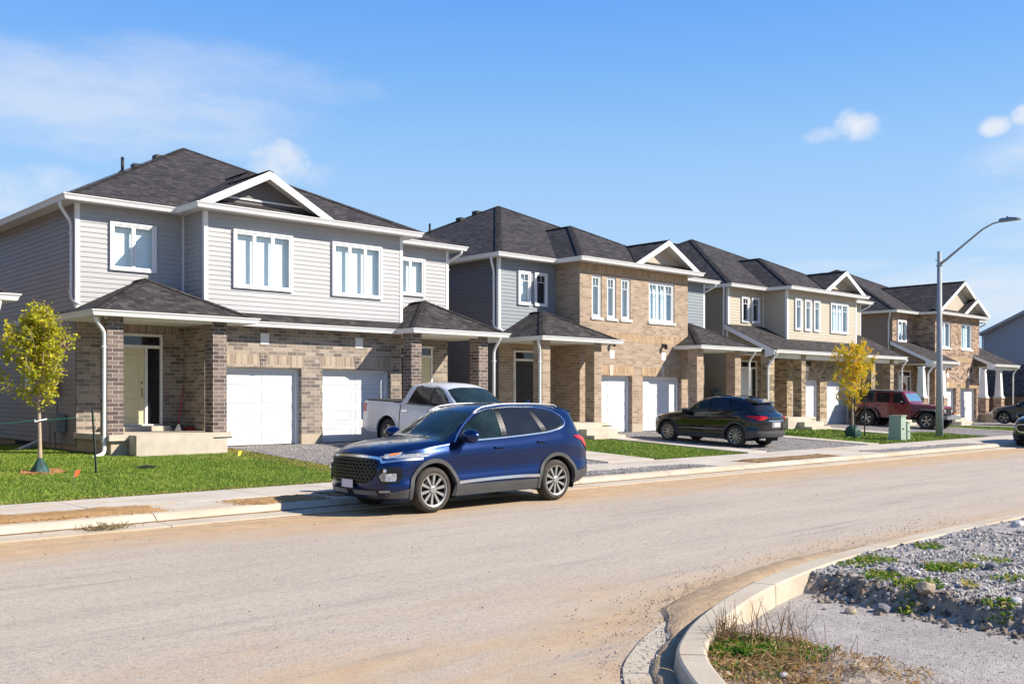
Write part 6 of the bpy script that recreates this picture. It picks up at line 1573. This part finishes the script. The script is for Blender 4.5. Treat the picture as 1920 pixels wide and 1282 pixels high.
wg=leafmat('weed_green',[(0.,(.05,.16,.015)),(.5,(.11,.24,.02)),(1.,(.26,.30,.04))]); wy=leafmat('weed_pale',[(0.,(.22,.26,.05)),(.6,(.40,.38,.09)),(1.,(.42,.28,.10))]); wd_=leafmat('dry_straw',[(0.,(.22,.12,.05)),(.6,(.42,.27,.12)),(1.,(.55,.40,.20))])
sp=[]; 
for px,py,r_,n,h in ((1640,1052,.22,160,.06),(1600,1058,.18,120,.05),(1655,1082,.20,150,.07),(1720,1098,.22,200,.07),(1760,1068,.14,110,.10),(1800,1062,.18,140,.06),(1860,1050,.2,90,.05),(1740,1025,.16,100,.06),(1880,1132,.16,120,.06),(1900,1085,.2,100,.05),(1700,1110,.1,60,.06)):
    u=(px-960)/1850; f=(.13-1.85)*1850/(743-py); r0=u*f; s_,c_=math.sin(R(47)),math.cos(R(47)); x,y=r0*s_+f*c_,-r0*c_+f*s_; sp.append((x,y,r_,n,h))
weeds('weeds',sp,wg,'low green weeds growing among the stones of the raised lot',.012)
weeds('weeds',[(a,b_,c_*.8,int(n*.3),h*1.3) for a,b_,c_,n,h in sp],wy,'pale yellowing weeds among the stones of the raised lot',.014)
weeds('weeds',[(5.95,4.05,.28,1500,.10),(6.15,3.75,.3,500,.07),(5.6,3.7,.3,260,.06)],wg,'bright green feathery weeds beside the kerb corner in the foreground',.006)
weeds('dry_weeds',[(5.9,3.9,.5,800,.12),(5.5,3.5,.45,700,.09),(6.3,3.3,.5,500,.08),(5.35,3.2,.3,300,.09)],wd_,'dry straw and dead weeds beside the kerb corner in the foreground',.004)
mb=MB()
for i in range(85):
    a=random.choice([(6.05,4.28),(5.95,4.2),(6.2,4.1),(5.9,3.9),(6.35,3.9)]); x=a[0]+random.gauss(0,.12); y=a[1]+random.gauss(0,.10)
    if y>yB(x)-.03: y=yB(x)-.05
    p=Vector((x,y,lotz(x,y))); l=Vector((random.gauss(0,.30),random.gauss(0,.30),1)).normalized(); h=random.uniform(.10,.32); pts=[p,p+l*h*.5,p+l*h+Vector((random.gauss(0,.02),random.gauss(0,.02),0))]; mb.tube(pts,[.0035,.003,.0015],4)
    for q in range(2): e=pts[1]+Vector((random.gauss(0,.05),random.gauss(0,.05),random.uniform(.02,.07))); mb.tube([pts[1],e],[.002,.001],3)
for i in range(16):
    x=random.uniform(5.3,6.8);y=min(yB(x)-.05,random.uniform(3.,4.2)); p=Vector((x,y,lotz(x,y))); mb.tube([p,p+Vector((random.gauss(0,.04),random.gauss(0,.04),random.uniform(.12,.3)))],[.003,.0015],4)
mb.build('dry_stalks',plain('stalk_brown',(.25,.14,.07),.8,var=.4,vs=30),None,kind='stuff',label='thin brown dry stalks standing by the kerb joint in the foreground',cat='stalks',uv=False)
# rosette plant
mb=MB(); u=(1815-960)/1850; f=(.13-1.85)*1850/(743-1100); r0=u*f; x,y=r0*math.sin(R(47))+f*math.cos(R(47)),-r0*math.cos(R(47))+f*math.sin(R(47)); z=lotz(x,y)
for i in range(11):
    a=i*2.4; l=random.uniform(.10,.17); up=random.uniform(.4,1.1); d=Vector((math.cos(a),math.sin(a),up)).normalized(); w_=Vector((-math.sin(a),math.cos(a),0))*.022; p=Vector((x,y,z))
    mb.add([p,p+d*l*.5+w_,p+d*l+Vector((0,0,-.02)),p+d*l*.5-w_],[(0,1,2,3)])
mb.build('broad_leaf_plant',wy,None,label='pale broad-leaved plant on the stones near the dug edge at the right',cat='plant',loc=(x,y,z),uv=False)
# larger rocks standing out of the gravel
rocks=[(1675,1077,.06,'dark pointed rock'),(1717,1078,.045,'pale upright rock'),(1735,1130,.08,'brown rounded rock in the dug edge'),(1655,1130,.07,'grey slanted slab in the dug edge'),(1597,1132,.05,'small brown rock in the dug edge'),(1905,1155,.05,'pale slab at the right end of the dug edge'),(1860,1070,.06,'flat grey rock'),(1470,1275,.03,'white stone'),(1909,990,.09,'white flat stone by the kerb')]
for px,py,r_,lb in rocks:
    zz=.12 if py<1120 else .03; u=(px-960)/1850; f=(zz-1.85)*1850/(743-py); r0=u*f; x,y=r0*math.sin(R(47))+f*math.cos(R(47)),-r0*math.cos(R(47))+f*math.sin(R(47)); bm=bmesh.new(); bmesh.ops.create_icosphere(bm,subdivisions=2,radius=r_)
    for v_ in bm.verts: v_.co*=1+.35*noise.noise(v_.co*18+Vector((px,0,0))); v_.co.z*=.75; v_.co.x*=1.15
    me=bpy.data.meshes.new('rock'); bm.to_mesh(me); bm.free(); o=bpy.data.objects.new('rock',me); COL.objects.link(o); o.location=(x,y,lotz(x,y)+r_*.35)
    me.materials.append(plain('rock_tan',(.34,.27,.19),.9,var=.3,vs=12) if 'brown' in lb else plain('rock_pale',(.5,.48,.47),.9,var=.2,vs=12) if ('pale' in lb or 'white' in lb) else plain('rock_grey',(.16,.16,.17),.9,var=.3,vs=12)); tag(o,lb+(' among the weeds on the gravel lot' if 'edge' not in lb and 'kerb' not in lb else ' of the gravel lot'),'rock')
# clump of dead grass on the far kerb
mb=MB()
for i in range(140):
    x=5.15+random.gauss(0,.16);y=13.75+random.gauss(0,.09); p=Vector((x,y,.03)); mb.tube([p,p+Vector((random.gauss(0,.08),random.gauss(0,.08),random.uniform(.0,.10)))],[.005,.003],3)
mb.build('dead_grass_clump',plain('dead_grass',(.20,.15,.07),.9,var=.4,vs=20),None,label='clump of dead grass lying on the far kerb at the left',cat='grass clump',loc=(5.15,13.75,.03),uv=False)
